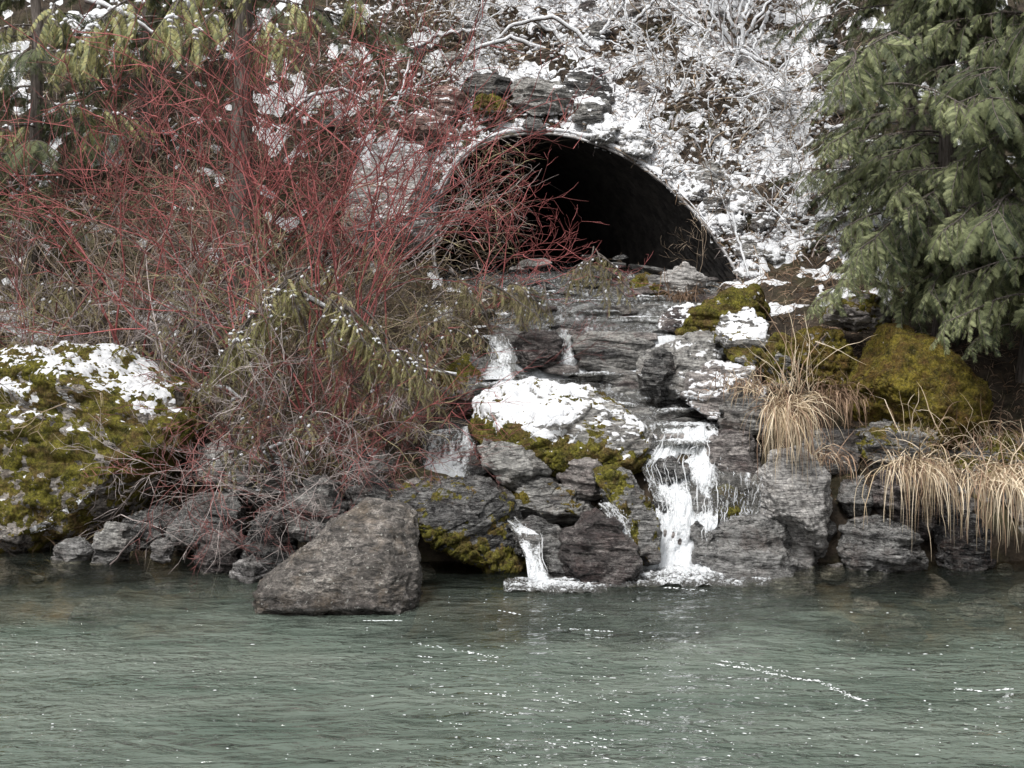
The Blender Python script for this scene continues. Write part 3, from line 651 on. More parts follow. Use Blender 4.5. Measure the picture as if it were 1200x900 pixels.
scatter(SM, 70, (-2.5, 5.0), (20.6, 24.5), (.06, .22), 'stone', 'loose stone half buried in snow on the slope round the culvert', 'stones on the snowy slope', ok=lambda x, y: float(arch(np.array(st_coord(x, y)[0]))) < float(H0(np.array([x]), np.array([y]))[0])-.0 or abs(st_coord(x, y)[0]) > HALF+.1, dz=.3, seed=8)

# ------------------------------------------------------------------ culvert
cul = empty('culvert', (CX, CY, 2.42)); tag(cul, 'corrugated steel arch culvert with a pale rim and dark interior', 'culvert')
C0 = np.array((CX, CY, 2.42))
al = np.linspace(0, PI, 61)
s_a = HALF*np.cos(al); z_a = arch(s_a); z_a[0] = z_a[-1] = 2.42
s_a = np.concatenate([s_a, np.linspace(-HALF, HALF, 14)[1:-1]]); z_a = np.concatenate([z_a, np.full(12, 2.36)])
def rimT(s, z, push=0.): return (18.0+z-push-CY-UX[1]*s)/AX[1]
def pipe_pts(s, t, z): return np.stack([CX+s*UX[0]+t*AX[0], CY+s*UX[1]+t*AX[1], z+0*s], -1)
ns_ = len(s_a); NT = 150; rings = []
for j in range(NT):
    fj = j/(NT-1); t0 = rimT(s_a, z_a, .03); t = t0+(13-t0)*fj
    k = 1+.016*np.sin(t*2*PI/.16); zz = 2.42+(z_a-2.42)*k
    rings.append(pipe_pts(s_a*k, t, zz))
PV = np.stack(rings, 0).reshape(-1, 3)
ii = np.arange(NT-1)[:, None]*ns_+np.arange(ns_)[None, :]; jj = np.arange(NT-1)[:, None]*ns_+(np.arange(ns_)[None, :]+1) % ns_
PF = np.stack([ii, ii+ns_, jj+ns_, jj], -1).reshape(-1, 4)
endc = PV[-ns_:].mean(0); PV = np.vstack([PV, endc]); e0 = (NT-1)*ns_; q = np.arange(ns_)  # unseen far end, added to close the barrel against outside light
PF = np.vstack([PF, np.stack([e0+q, np.full(ns_, len(PV)-1), np.full(ns_, len(PV)-1), e0+(q+1) % ns_], -1)])
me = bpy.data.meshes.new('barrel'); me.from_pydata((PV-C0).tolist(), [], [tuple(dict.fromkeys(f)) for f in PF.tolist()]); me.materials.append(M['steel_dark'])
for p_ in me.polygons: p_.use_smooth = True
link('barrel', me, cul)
# rim: a real band, 5 cm deep plate with flange
al = np.linspace(-.02, PI+.02, 90); sr_ = HALF*np.cos(al); zr_ = arch(sr_)
def rim_ring(dr, push):
    k = 1+dr/1.9; s = sr_*k; z = 2.42+(zr_-2.42)*k
    return pipe_pts(s, rimT(sr_, zr_, push), z)
R4 = [rim_ring(-.006, .05), rim_ring(.026, .055), rim_ring(.03, -.10), rim_ring(.012, -.10)]
RVv = np.stack(R4, 1); nr = len(al); RVv = RVv.reshape(-1, 3)
i0 = np.arange(nr-1)[:, None]*4+np.arange(4)[None, :]; i1 = np.arange(nr-1)[:, None]*4+(np.arange(4)[None, :]+1) % 4
link('rim', mesh('rim', RVv-C0, np.stack([i0, i0+4, i1+4, i1], -1).reshape(-1, 4), False, None, (M['steel'],)), cul)
# snow bead lying on the rim
up_ = sstep(.35, .8, np.sin(al)); tb = TB()
base_ = rim_ring(.05, .03); nb_ = fbm(base_*5, 3, 4)
sel = up_ > .02; pts_ = base_[sel]; pts_[:, 2] += .02
tb.tube(pts_, (.006+.024*up_*nb_*2)[sel], 7); link('snow', tb.mesh('rim_snow', (M['snow'],)), cul).location = -C0*1.0
# left end wing plate
wp = [P(500, 176, 22.0), P(527, 192, 22.25), P(529, 214, 22.2), P(516, 245, 22.0), P(514, 285, 21.8), P(503, 285, 21.7), P(508, 235, 21.9), P(500, 200, 22.0)]
wv = np.array(wp+[p_+np.array((-.01, .05, .0)) for p_ in wp])-C0
me = bpy.data.meshes.new('wing_plate'); me.from_pydata(wv.tolist(), [], [tuple(range(8))[::-1], tuple(range(8, 16))]+[(i, (i+1) % 8, (i+1) % 8+8, i+8) for i in range(8)]); me.materials.append(M['steel'])
link('wing_plate', me, cul)

# ------------------------------------------------------------------ stream water
ux = np.linspace(-1.35, 1.35, 110); vy = np.arange(16.42, 27, .03)
U, Vv = np.meshgrid(ux, vy, indexing='ij'); Xs = lut(Vv, STREAM_X)+U*lut(Vv, STREAM_W)
Zs = lut(Vv, STREAM_Z)+.0; pw = np.stack([Xs, Vv, 0*Xs], -1).reshape(-1, 3)
rip = (fbm(pw*np.array((5, 9, 1)), 4, 61)-.5)*.10
Zs = Zs.reshape(-1)+rip; slope = np.abs(np.gradient(Zs.reshape(Xs.shape), vy, axis=1)).reshape(-1)
fo = sstep(.35, 1.6, slope)*.7+.85*np.exp(-((pw[:, 1]-18.6)/.10)**2)*sstep(.2, .3, pw[:, 0])+.35*sstep(17.0, 16.5, pw[:, 1])+.30
strm = link('stream', mesh('stream', np.stack([pw[:, 0], pw[:, 1], Zs], -1), grid_faces(len(ux), len(vy)), True, {'foam': fo, 'flow_u': pw[:, 0], 'flow_v': pw[:, 1]}, (M['stream'],)))
tag(strm, kind='structure')

def fall(name, L, R, label, group=None, bulge=.08, steps=3, foam=.55, nstr=60, seed=1, strand_r=(.003, .009)):
    """L and R: left and right edge as (px, py, y) lists going down"""
    Lw = np.array([P(*a) for a in L]); Rw = np.array([P(*a) for a in R]); n = 70; m = 50
    t = np.linspace(0, 1, n); ki = np.linspace(0, 1, len(L))
    Lp = np.stack([np.interp(t, ki, Lw[:, k]) for k in range(3)], -1); Rp = np.stack([np.interp(t, ki, Rw[:, k]) for k in range(3)], -1)
    s = np.linspace(0, 1, m)
    G = Lp[:, None]*(1-s)[None, :, None]+Rp[:, None]*s[None, :, None]
    flat = G.reshape(-1, 3); S_ = np.broadcast_to(s[None], (n, m)).reshape(-1); T_ = np.broadcast_to(t[:, None], (n, m)).reshape(-1)
    wid = np.linalg.norm(Lw[0]-Rw[0]); 
    uu = S_*wid; vv = T_*np.linalg.norm(Lw[0]-Lw[-1])
    nz_ = fbm(np.stack([uu*14, vv*3.5, 0*uu+seed], -1), 4, seed)-.5
    flat = flat+np.array((0, -1, .25))*(nz_*bulge*2.2+.03*np.sin(T_*PI*steps))[:, None]
    edge = np.minimum(S_, 1-S_)
    fo_ = foam-.7*sstep(.22, 0, edge)+.45*sstep(.45, .95, T_)+(nz_*1.6)+(fbm(np.stack([uu*6, vv*5, 0*uu+seed], -1), 3, seed+5)-.5)*1.6
    base = Lw[-1]*.5+Rw[-1]*.5
    o = empty(name, base); tag(o, label, 'waterfall', group)
    link('water_sheet', mesh('water_sheet', flat-base, grid_faces(n, m), True, {'foam': fo_, 'flow_u': uu, 'flow_v': vv}, (M['fall'],)), o)
    rs = np.random.RandomState(seed); tb = TB()
    for k in range(nstr):
        a = rs.uniform(.03, .97); t0 = rs.uniform(-.1, .7); t1 = min(1., t0+rs.uniform(.05, .28)); t0 = max(t0, 0)
        tt = np.linspace(t0, t1, 9); fx = a*(n*0+1)
        sj = np.clip(a+np.cumsum(rs.normal(0, .013, 9)), 0, 1)
        lp = np.stack([np.interp(tt, ki, Lw[:, q_]) for q_ in range(3)], -1); rp = np.stack([np.interp(tt, ki, Rw[:, q_]) for q_ in range(3)], -1)
        pt = lp*(1-sj)[:, None]+rp*sj[:, None]+np.array((0, -1, .2))*(rs.uniform(.0, bulge)+.03*np.sin(tt*PI*steps))[:, None]
        pt += np.cumsum(rs.normal(0, .0035, pt.shape), 0)
        r = rs.uniform(*strand_r)*.8*np.sin(np.linspace(.25, PI-.15, 9))
        tb.tube(pt-base, r, 4)
    for k in range(nstr*3):                 # thrown drops
        a = rs.uniform(-.05, 1.05); tt = rs.uniform(.2, 1.02)
        lp = np.array([np.interp(tt, ki, Lw[:, q_]) for q_ in range(3)]); rp = np.array([np.interp(tt, ki, Rw[:, q_]) for q_ in range(3)])
        c = lp*(1-a)+rp*a+np.array((0, -rs.uniform(.02, .2), rs.uniform(-.02, .08))); r = rs.uniform(.002, .007)
        tb.tube(np.array([c-(0, 0, r*1.6), c, c+(0, 0, r*1.6)])-base, [r*.3, r, r*.3], 4)
    sp = link('spray', tb.mesh('spray', (M['spray'],)), o); sp['kind'] = 'stuff'
    return o
wf = fall('waterfall', [(772, 503, 16.9), (764, 524, 16.5), (752, 548, 16.25), (768, 590, 16.0), (768, 625, 15.68), (750, 670, 15.42)], [(836, 498, 16.9), (846, 515, 16.55), (846, 545, 16.2), (842, 590, 15.9), (838, 625, 15.62), (840, 670, 15.4)],
          'main white waterfall tumbling into the river between the boulders', nstr=110, bulge=.13, foam=.92, steps=4, seed=2)
fall('waterfall', [(842, 552, 16.0), (840, 600, 15.85), (835, 655, 15.6)], [(898, 556, 16.0), (893, 600, 15.85), (880, 640, 15.6)], 'loose spray and threads falling in front of the dark recess right of the main waterfall', nstr=45, bulge=.08, foam=.15, seed=12)
wf2 = fall('waterfall', [(498, 506, 16.98), (492, 540, 16.82), (488, 572, 16.7)], [(562, 498, 16.95), (560, 535, 16.75), (556, 572, 16.62)],
           'thin veil of water over the black rock left of the snow capped boulder', nstr=12, bulge=.05, foam=.45, seed=3)
wf3 = fall('waterfall', [(585, 606, 15.75), (606, 628, 15.3), (616, 655, 15.0), (620, 688, 14.85)], [(600, 604, 15.75), (636, 626, 15.3), (636, 655, 15.0), (648, 688, 14.85)],
           'small narrow cascade dropping into the river below the moss banded ledge', nstr=16, bulge=.05, foam=.75, seed=4)
wf4 = fall('waterfall', [(655, 386, 18.72), (655, 405, 18.66), (652, 430, 18.6)], [(668, 386, 18.72), (670, 405, 18.66), (674, 430, 18.6)], 'tiny fall at the left end of the ledge block', nstr=25, bulge=.03, foam=.6, seed=5)
wf5 = fall('waterfall', [(574, 392, 18.6), (570, 412, 18.3), (562, 445, 17.9)], [(594, 392, 18.6), (604, 412, 18.3), (604, 445, 17.9)], 'white chute left of the reddish rock in mid stream', nstr=25, bulge=.06, foam=.42, seed=6)
wf6 = fall('waterfall', [(700, 590, 15.5), (708, 600, 15.3), (715, 615, 15.15)], [(718, 588, 15.5), (735, 608, 15.25), (742, 640, 15.1)], 'thin splash of water over the top of the angular brown rock', nstr=40, bulge=.03, foam=.45, seed=7)

# foam pads: lumpy white patches where water lands
def foam_pad(polyc, y, rx_, ry_, label, seed, parent, h=.05, n=46, z=None):
    c = P(*polyc, y); c[2] = c[2] if z is None else z
    g = np.linspace(-1, 1, n); A, B = np.meshgrid(g, g, indexing='ij'); A = A.reshape(-1); B = B.reshape(-1)
    W = np.stack([c[0]+A*rx_, c[1]+B*ry_, np.full_like(A, c[2])], -1)
    f = fbm(W*np.array((9, 14, 1)), 4, seed); d = np.hypot(A, B)
    k = .75-d*.95+(f-.5)*2.2+(fbm(W*np.array((30, 40, 1)), 2, seed+7)-.5)*.8
    W[:, 2] += np.clip(k, 0, .8)*h*(.3+1.2*fbm(W*25, 3, seed+1))+.006-.05*np.clip(-k, 0, .6)
    F_ = grid_faces(n, n); F_ = F_[(k[F_] > -.45).any(1)]
    base = np.array(parent.location); o = link('foam', mesh('foam', W-base, F_, True, {'foam': .35+k*.75, 'flow_u': W[:, 0]*1.2, 'flow_v': W[:, 1]*2.}, (M['fall'],)), parent); return o
foam_pad((800, 676), 15.3, .75, .6, '', 1, wf, .045, 150, z=.01)
for k, (a_, b_, y_, r1, r2) in enumerate([(705, 478, 17.65, .35, .10), (770, 462, 17.8, .22, .08), (810, 497, 17.05, .35, .16), (640, 460, 17.9, .3, .1), (700, 365, 19.5, .35, .05), (650, 345, 20.2, .3, .05), (770, 400, 18.75, .15, .08), (760, 350, 20.0, .3, .05), (800, 530, 16.5, .32, .14)]):
    foam_pad((a_, b_), y_, r1, r2, '', 30+k, wf, .03, 80, z=float(lut(y_, STREAM_Z))+.05)
foam_pad((525, 572), 16.55, .30, .10, '', 2, wf2, .05, 50)
foam_pad((445, 574), 16.5, .3, .08, '', 8, wf2, .03, 40)
foam_pad((650, 692), 14.75, .45, .28, '', 3, wf3, .03, 110, z=.01)
foam_pad((715, 438), 18.42, .52, .11, '', 4, wf4, .03, 110)
foam_pad((592, 450), 17.85, .32, .25, '', 14, wf5, .05)
foam_pad((800, 515), 16.75, .3, .2, '', 15, wf, .025, 80)
foam_pad((740, 372), 19.3, .4, .06, '', 16, wf4, .015, 90)
foam_pad((700, 352), 20.0, .3, .06, '', 17, wf4, .015, 90)
foam_pad((800, 480), 17.4, .3, .12, '', 18, wf, .02, 80)
foam_pad((590, 440), 18.25, .22, .18, '', 5, wf5, .05)
# bubbles and foam streaks drifting on the river
tb = TB(); rs = np.random.RandomState(5)
def fleck(x, y, a, b, h=.006, rot=0):
    k = 6; an = np.arange(k)*2*PI/k+rs.uniform(0, 1); r = rs.uniform(.6, 1.1, k)
    dx = np.cos(an)*a*r; dy = np.sin(an)*b*r; cr, sr2 = math.cos(rot), math.sin(rot)
    ring = np.stack([x+dx*cr-dy*sr2, y+dx*sr2+dy*cr, np.full(k, .012)], -1); top = ring*[1, 1, 0]; top = (top-[x, y, 0])*.5+[x, y, .012+h]
    V_ = np.vstack([ring, top]); i = np.arange(k); j = (i+1) % k
    f = np.vstack([np.stack([i, j, j+k, i+k], -1), [[k, k+1, k+2, k+5], [k+5, k+2, k+3, k+4]]])+tb.n
    tb.V.append(V_); tb.F.append(f); tb.n += 2*k; tb.A.append(np.zeros(2*k)); tb.M.append(np.zeros(len(f)))
for k in range(600):
    px_, py_ = rs.uniform(0, 1200), 690+210*rs.uniform()**.75
    dens = .25+.9*math.exp(-((px_-720)/190)**2)+.6*math.exp(-((px_-560)/160)**2-((py_-880)/40)**2)+.35*(px_ > 850)
    if rs.uniform() > dens: continue
    y_ = CAMZ*F/(py_-HZ); s = .0015+.0045*rs.uniform()**2.2
    fleck(X(px_, y_), y_, s*rs.uniform(1, 4), s, .002, rs.uniform(-.5, .2))
def streak(pts, n, wob, a):
    pts = [(X(p, CAMZ*F/(q-HZ)), CAMZ*F/(q-HZ)) for p, q in pts]; pts = np.array(pts); ki = np.linspace(0, 1, len(pts))
    for k in range(n):
        t = rs.uniform(); x = np.interp(t, ki, pts[:, 0]); y = np.interp(t, ki, pts[:, 1])
        d = pts[-1]-pts[0]; fleck(x+rs.normal(0, wob), y+rs.normal(0, wob*.7), a*rs.uniform(.3, 1.8), a*rs.uniform(.12, .4), .002, math.atan2(d[1], d[0])+rs.normal(0, .2))
streak([(838, 780), (880, 786), (930, 797), (960, 800), (985, 813), (1015, 824)], 170, .016, .011)
streak([(845, 776), (900, 784), (920, 790)], 30, .015, .012)
streak([(1120, 809), (1150, 812), (1185, 809)], 30, .012, .015)
streak([(575, 715), (610, 722)], 14, .01, .014); streak([(480, 755), (540, 765), (580, 772)], 40, .02, .011); streak([(655, 738), (720, 742)], 20, .01, .012)
streak([(425, 729), (470, 729)], 36, .006, .013); streak([(110, 656), (152, 654)], 24, .006, .011); streak([(270, 677), (308, 679)], 20, .006, .01); streak([(780, 690), (830, 694)], 25, .02, .013)
for k in range(26):
    px_ = rs.uniform(450, 820); py_ = rs.uniform(750, 890); streak([(px_, py_), (px_+rs.uniform(25, 60), py_+rs.uniform(2, 9))], 7, .006, .010)
ff = link('foam_flecks', tb.mesh('foam_flecks', (M['foam'],))); tag(ff, 'white foam flecks and streaks drifting on the river', 'foam', kind='stuff')

# ------------------------------------------------------------------ twiggy plants
def unit(v): return v/(np.linalg.norm(v)+1e-9)
def grow(rs, out, p, d, L, r, lvl, droop=0., up=.0, wob=.12, spread=.75, nb=(3, 6), seg=6, kink=.0):
    pts = [p]; q = p.copy(); dd = d.copy()
    for k in range(seg):
        dd = unit(dd+rs.normal(0, wob, 3)+np.array((0, 0, up-droop*(k/seg)))); q = q+dd*L/seg; pts.append(q)
    pts = np.array(pts); out.append((pts, np.linspace(r, r*.45, len(pts)), lvl))
    if lvl <= 0: return
    n = rs.randint(*nb)
    for k in range(n):
        t = rs.uniform(.3, 1.) if k else 1.; i = min(int(t*seg), seg-1); f = t*seg-i
        b = pts[i]*(1-f)+pts[i+1]*f; dirn = unit(pts[i+1]-pts[i])
        sd_ = unit(np.cross(dirn, rs.normal(size=3))); nd = unit(dirn+sd_*spread*rs.uniform(.6, 1.2))
        grow(rs, out, b, nd, L*rs.uniform(.35, .6), max(r*.62, .0040), lvl-1, droop, up, wob, spread, nb, max(3, seg-1))
def stem_mesh(name, seed, L, r, lvl, mats, tone=None, snow=0, **kw):
    rs = np.random.RandomState(seed); out = []
    grow(rs, out, np.zeros(3), unit(np.array((rs.normal(0, .12), rs.normal(0, .12), 1))), L, r, lvl, **kw)
    tb = TB()
    for pts, rad, lv in out:
        tb.tube(pts, rad, 3 if lv < lvl else 5, rs.uniform(0, 1), 0)
        if snow and rs.uniform() < snow:
            a = rs.randint(0, 3)
            if lv or rs.uniform() < .3:
                q_ = pts[a:]; tb.tube(q_+np.array((0, 0, .006)), np.clip(rs.normal(1, .4, len(q_)), .3, 2)*(.013 if lv else .008), 4, 0, 1)
    return tb.mesh(name, mats)
def place(mesh_, name, parent, loc, az, tiltv, s=1., roll=0.):
    o = link(name, mesh_, parent); o.location = loc
    o.rotation_mode = 'QUATERNION'
    o.rotation_quaternion = (Matrix.Rotation(az, 4, 'Z') @ Matrix.Rotation(tiltv, 4, 'Y') @ Matrix.Rotation(roll, 4, 'Z')).to_quaternion()
    o.scale = (s, s, s); return o
def hz(x, y): return float(H(np.array([float(x)]), np.array([float(y)]))[0])
RED = [stem_mesh('stem', 300+k, 2.2, .011, 3, (M['red'],), nb=(3, 5), wob=.16, spread=.8, up=.02) for k in range(6)]
REDD = [stem_mesh('stem', 320+k, 2.0, .011, 3, (M['red_dull'],), nb=(3, 5), wob=.14, spread=.7, up=.02) for k in range(5)]
BRN = [stem_mesh('stem', 340+k, 1.7, .010, 3, (M['twig_brown'],), nb=(3, 6), wob=.16, spread=.9) for k in range(5)]
GRY = [stem_mesh('stem', 360+k, 1.6, .010, 3, (M['twig_grey'],), nb=(3, 5), wob=.18, spread=.9, droop=.05) for k in range(5)]
OLV = [stem_mesh('stem', 380+k, 1.5, .009, 3, (M['twig_olive'],), nb=(3, 6), wob=.16, spread=.9) for k in range(4)]
DRP = [stem_mesh('stem', 400+k, 1.5, .009, 3, (M['red_dull'] if k % 2 else M['twig_grey'],), nb=(3, 5), wob=.14, spread=.8, droop=.35) for k in range(5)]
SNB = [stem_mesh('stem', 420+k, 1.5, .013, 2, (M['twig_brown'], M['snow']), nb=(3, 6), wob=.2, spread=.85, snow=.8, droop=.14) for k in range(6)]
SNG = [stem_mesh('stem', 440+k, 1.6, .013, 2, (M['twig_grey'], M['snow']), nb=(3, 5), wob=.10, spread=.7, snow=.85) for k in range(4)]
def shrub(px, y, meshes, n, label, group, s=(.8, 1.2), tilt=(.1, .8), az=None, name='shrub', seed=0, spread=.18, dz=-.05, py=None, cat='shrub'):
    r = random.Random(seed*31+int(px)); x = X(px, y); z = (Z(py, y) if py is not None else hz(x, y))+dz
    o = empty(name, (x, y, z)); tag(o, label, cat, group)
    for k in range(n):
        a = r.uniform(-PI, PI) if az is None else r.gauss(az[0], az[1])
        place(r.choice(meshes), 'stem', o, (r.uniform(-spread, spread), r.uniform(-spread, spread), 0), a, r.uniform(*tilt), r.uniform(*s), r.uniform(-PI, PI))
    return o
gR = 'red stemmed shrubs on the left bank'
shrub(385, 17.2, RED, 14, 'tall bright red stemmed shrub fanning up from behind the pointed boulder', gR, (1.0, 1.4), (.02, .55), az=(2.9, .75), seed=1)
shrub(300, 17.9, RED, 11, 'tall red stemmed shrub rising above the middle of the left bank', gR, (1.0, 1.4), (.02, .6), az=(2.4, 1.2), seed=2)
shrub(450, 18.4, RED, 4, 'red stemmed shrub in front of the pale boulder by the culvert', gR, (1.0, 1.35), (.15, .8), az=(2.6, .8), seed=3)
shrub(150, 18.2, RED, 7, 'spreading dark red shrub behind the huge mossy boulder', gR, (1.0, 1.4), (.1, .95), seed=4)
shrub(30, 18.4, REDD, 12, 'dull red shrub at the far left behind the huge mossy boulder', gR, (.9, 1.3), (.2, 1.0), seed=5)
shrub(560, 19.6, RED, 8, 'small red shrub growing at the left side of the culvert mouth', gR, (.55, .8), (.2, .9), az=(.0, 1.1), seed=6)
shrub(230, 19.4, REDD, 7, 'dull red shrub high on the left bank below the cedar boughs', gR, (1., 1.4), (.1, .8), seed=7)
shrub(350, 19.8, RED, 4, 'red shrub high on the bank left of the pale boulder', gR, (1., 1.3), (.1, .7), az=(2.9, .7), seed=8)
shrub(420, 16.6, RED, 8, 'low clump of crimson stems just left of the left hand fall', gR, (.45, .7), (.1, .9), seed=9)
shrub(335, 16.5, DRP, 18, 'shrub drooping its twigs over the water left of the pointed boulder', gR, (.6, .95), (.7, 1.5), az=(-1.6, .9), seed=10, py=545)
shrub(275, 16.7, DRP, 15, 'shrub drooping beside the right end of the huge mossy boulder', gR, (.6, .9), (.7, 1.5), az=(-1.4, .9), seed=11, py=520)
shrub(640, 18.6, REDD, 6, 'sprig of reddish twigs on the dark rock in mid stream', None, (.22, .32), (.6, 1.4), az=(-.8, 1.), seed=12, py=420)
shrub(360, 16.2, DRP, 20, 'low red twigs trailing to the water between the black stones', gR, (.45, .75), (.9, 1.7), az=(-1.6, .8), seed=15, py=575)
shrub(470, 16.7, DRP, 14, 'trailing twigs left of the left hand fall', gR, (.4, .65), (.8, 1.5), az=(-1.9, .8), seed=16, py=520)
shrub(232, 16.2, DRP, 9, 'thin trailing twigs over the hollow under the huge mossy boulder', gR, (.4, .7), (.9, 1.6), az=(-1.3, .7), seed=17, py=555)
shrub(120, 16.6, DRP, 3, 'grey twigs trailing over the face of the huge mossy boulder', gR, (.4, .7), (.9, 1.5), az=(-1.3, .7), seed=18, py=600)
shrub(440, 16.3, REDD, 7, 'short dull red stems between the pointed boulder and the left hand fall', gR, (.3, .5), (.2, 1.1), seed=19, py=565)
gB = 'bare brown and grey thicket on the left bank'
TH = [(90, 18.2, GRY), (190, 18.1, GRY), (270, 17.4, BRN), (350, 17.6, OLV), (440, 17.5, BRN), (500, 18.3, OLV), (20, 17.9, OLV), (140, 19, BRN), (330, 18.9, BRN), (470, 19.2, BRN), (70, 20, OLV), (400, 19.6, GRY), (480, 17.3, GRY), (250, 20.3, BRN), (-20, 19, BRN), (545, 18.8, OLV)]
lbl = ['pale grey bare shrub just behind the huge mossy boulder', 'tangled grey shrub behind the right shoulder of the huge mossy boulder', 'brown tangle right of the huge mossy boulder', 'olive brown brush around the snowy sapling', 'brown brush left of the dark mossy rock', 'olive brush leaning toward the stream bend',
       'olive brush at the left edge of the bank', 'brown brush behind the dark red shrub', 'brown brush behind the snowy sapling', 'brown brush below the pale grey boulder', 'olive brush under the cedar boughs at far left', 'grey brush in front of the pale grey boulder', 'grey twigs hanging over the left hand fall', 'brown brush high on the left slope', 'brown brush cut by the left edge', 'olive brush beside the white chute']
for k, ((px_, y_, mm), lb) in enumerate(zip(TH, lbl)): shrub(px_, y_, mm, 11 if y_ < 18 else 15, lb, gB, (.2, .38) if px_ > 465 else ((.35, .7) if px_ > 425 else (.55, 1.2)), (.2, 1.3), seed=40+k, spread=.35)
gS = 'snow laden brush on the slope above the culvert'
SN = [(480, 24.3), (560, 24.6), (640, 24.6), (700, 24.8), (760, 24.3), (820, 24.5), (880, 24.4), (930, 24.0), (800, 23.2), (860, 23.0), (910, 22.4), (880, 21.6), (930, 21.2), (850, 22.3), (430, 23.2), (520, 23.8), (960, 22.8), (780, 22.9)]
sl_ = ['at the top left of the slope', 'above the shaded stones', 'directly above the bare grey stone', 'above the dark upright stone', 'above the crown of the culvert to the right', 'under the big pale branches at the top', 'at the top beside the cedar', 'touching the upper cedar boughs', 'upslope right of the culvert crown', 'midway between culvert and cedar', 'close against the left side of the cedar', 'over the right shoulder of the culvert', 'low beside the cedar foliage', 'hanging above the right side of the arch', 'over the red shrubs on the left', 'above the pinkish stone', 'half hidden in the cedar foliage', 'right behind the two snow covered stones']
for k, ((px_, y_), t_) in enumerate(zip(SN, sl_)): shrub(px_, y_, SNB, 10, 'snow laden brown brush '+t_, gS, (.4, .8), (.3, 1.35), seed=70+k, spread=.3)
shrub(850, 23.7, SNG, 9, 'thick pale leafless branches fanning up at the top of the picture', None, (.8, 1.2), (.1, .9), seed=95, spread=.1)
shrub(868, 21.0, SNG, 3, 'bare whitish twig standing at the right foot of the culvert', None, (.4, .6), (.1, .5), seed=96, spread=.05)
shrub(812, 20.6, BRN, 3, 'thin dark sapling twigs inside the right side of the culvert mouth', None, (.45, .6), (.2, .8), seed=97, spread=.05, py=330)

sh = empty('bare_shrub', tuple(P(866, 60, 23.6))); tag(sh, 'old bare bush with thick snow lined limbs fanning out above the right of the culvert', 'bush')
for pl in [[(866, 60), (835, 72), (800, 95), (770, 150)], [(866, 60), (850, 95), (838, 130), (800, 168)], [(866, 58), (885, 25), (908, -5)], [(866, 58), (855, 25), (850, -8)], [(862, 58), (835, 20), (824, -8)], [(868, 58), (872, 20), (884, -8)], [(864, 60), (880, 80), (870, 120), (850, 160)], [(860, 60), (815, 60), (770, 85), (745, 110)],
           [(868, 62), (900, 75), (925, 105)], [(735, 40), (755, 15), (775, -8)], [(705, 40), (728, 10), (735, -8)], [(640, 60), (600, 45), (560, 55), (520, 95)], [(700, 60), (650, 20), (600, 30), (570, 60)], [(620, 20), (650, 40), (690, 90)], [(760, 100), (742, 130), (738, 150)], [(480, 60), (520, 40), (575, 35)], [(870, 60), (880, 110), (858, 180), (866, 230)], [(905, 8), (895, 30), (880, 62)]]:
    w_ = np.array([P(a, b_, 23.5+.3*rnd.random()) for a, b_ in pl]); k = np.linspace(0, 1, len(w_)); t = np.linspace(0, 1, 18)
    q = np.stack([np.interp(t, k, w_[:, i]) for i in range(3)], -1)+NR.normal(0, .012, (18, 3))-np.array(sh.location)
    tb = TB(); tb.tube(q, np.linspace(.028, .012, 18), 6); c_ = link('stem', tb.mesh('stem', (M['twig_brown'],)), sh)
    tb = TB(); tb.tube(q+np.array((0, -.006, .018)), np.linspace(.026, .012, 18)*(.9+.9*fbm(q*5, 3, 8)), 6); link('snow', tb.mesh('stem_snow', (M['snow'],)), c_)
# fine undergrowth no one could count: dead stalks, leaves, snow-dusted sprigs
def undergrowth(name, n, xr, yr, mats, label, cat, seed, hl=(.08, .35), snow=0., ok=None, wid=.004):
    rs = np.random.RandomState(seed); xs = rs.uniform(*xr, n); ys = rs.uniform(*yr, n); zs = H(xs, ys); tb = TB(); am = snow_amount(xs, ys, zs)
    for x, y, z, a in zip(xs, ys, zs, am):
        if ok and not ok(x, y, z): continue
        L = rs.uniform(*hl); d = unit(np.array((rs.normal(0, .8), rs.normal(0, .6)-.3, rs.uniform(.2, 1.2))))
        g = rs.normal(0, .35, 3); pts = np.array([(x, y, z)+d*L*t+g*L*t*t+np.array((0, 0, -.5*L*t*t)) for t in (0, .33, .66, 1.)])
        w_ = wid*rs.uniform(.5, 1.6)
        sn = rs.uniform() < snow*a
        tb.ribbon(pts, np.array((1, .9, .7, .15))*w_, unit(np.cross(d, rs.normal(size=3))), rs.uniform(), rs.randint(0, len(mats)-1) if snow else rs.randint(len(mats)))
        if sn:
            c_ = pts[rs.randint(1, 3)]; l_ = rs.uniform(.012, .05); dx = unit(np.array((rs.normal(), rs.normal(), -.25)))*l_; r_ = rs.uniform(.010, .026)*rs.uniform(.6, 1.3); tb.tube(np.array([c_-dx-(0, 0, r_*.4), c_-dx*.6, c_, c_+dx*.6, c_+dx-(0, 0, r_*.4)])+np.array((0, 0, .01)), np.array((.25, .9, 1, .8, .2))*r_, 6, .5, len(mats)-1)
    o = link(name, tb.mesh(name, mats)); tag(o, label, cat, kind='stuff'); return o
def outside_pipe(x, y, z): 
    s, t = st_coord(x, y); return not (abs(s) < HALF+.05 and z < arch(np.array(s))+.05 and y > 20.3)
undergrowth('undergrowth', 13000, (-2.8, 5.2), (20.7, 25.6), (M['twig_brown'], M['dead_leaf'], M['twig_grey'], M['snow']), 'snow dusted dead stalks and twigs covering the slope above the culvert', 'undergrowth', 1, snow=.7, hl=(.08, .42), ok=outside_pipe, wid=.007)
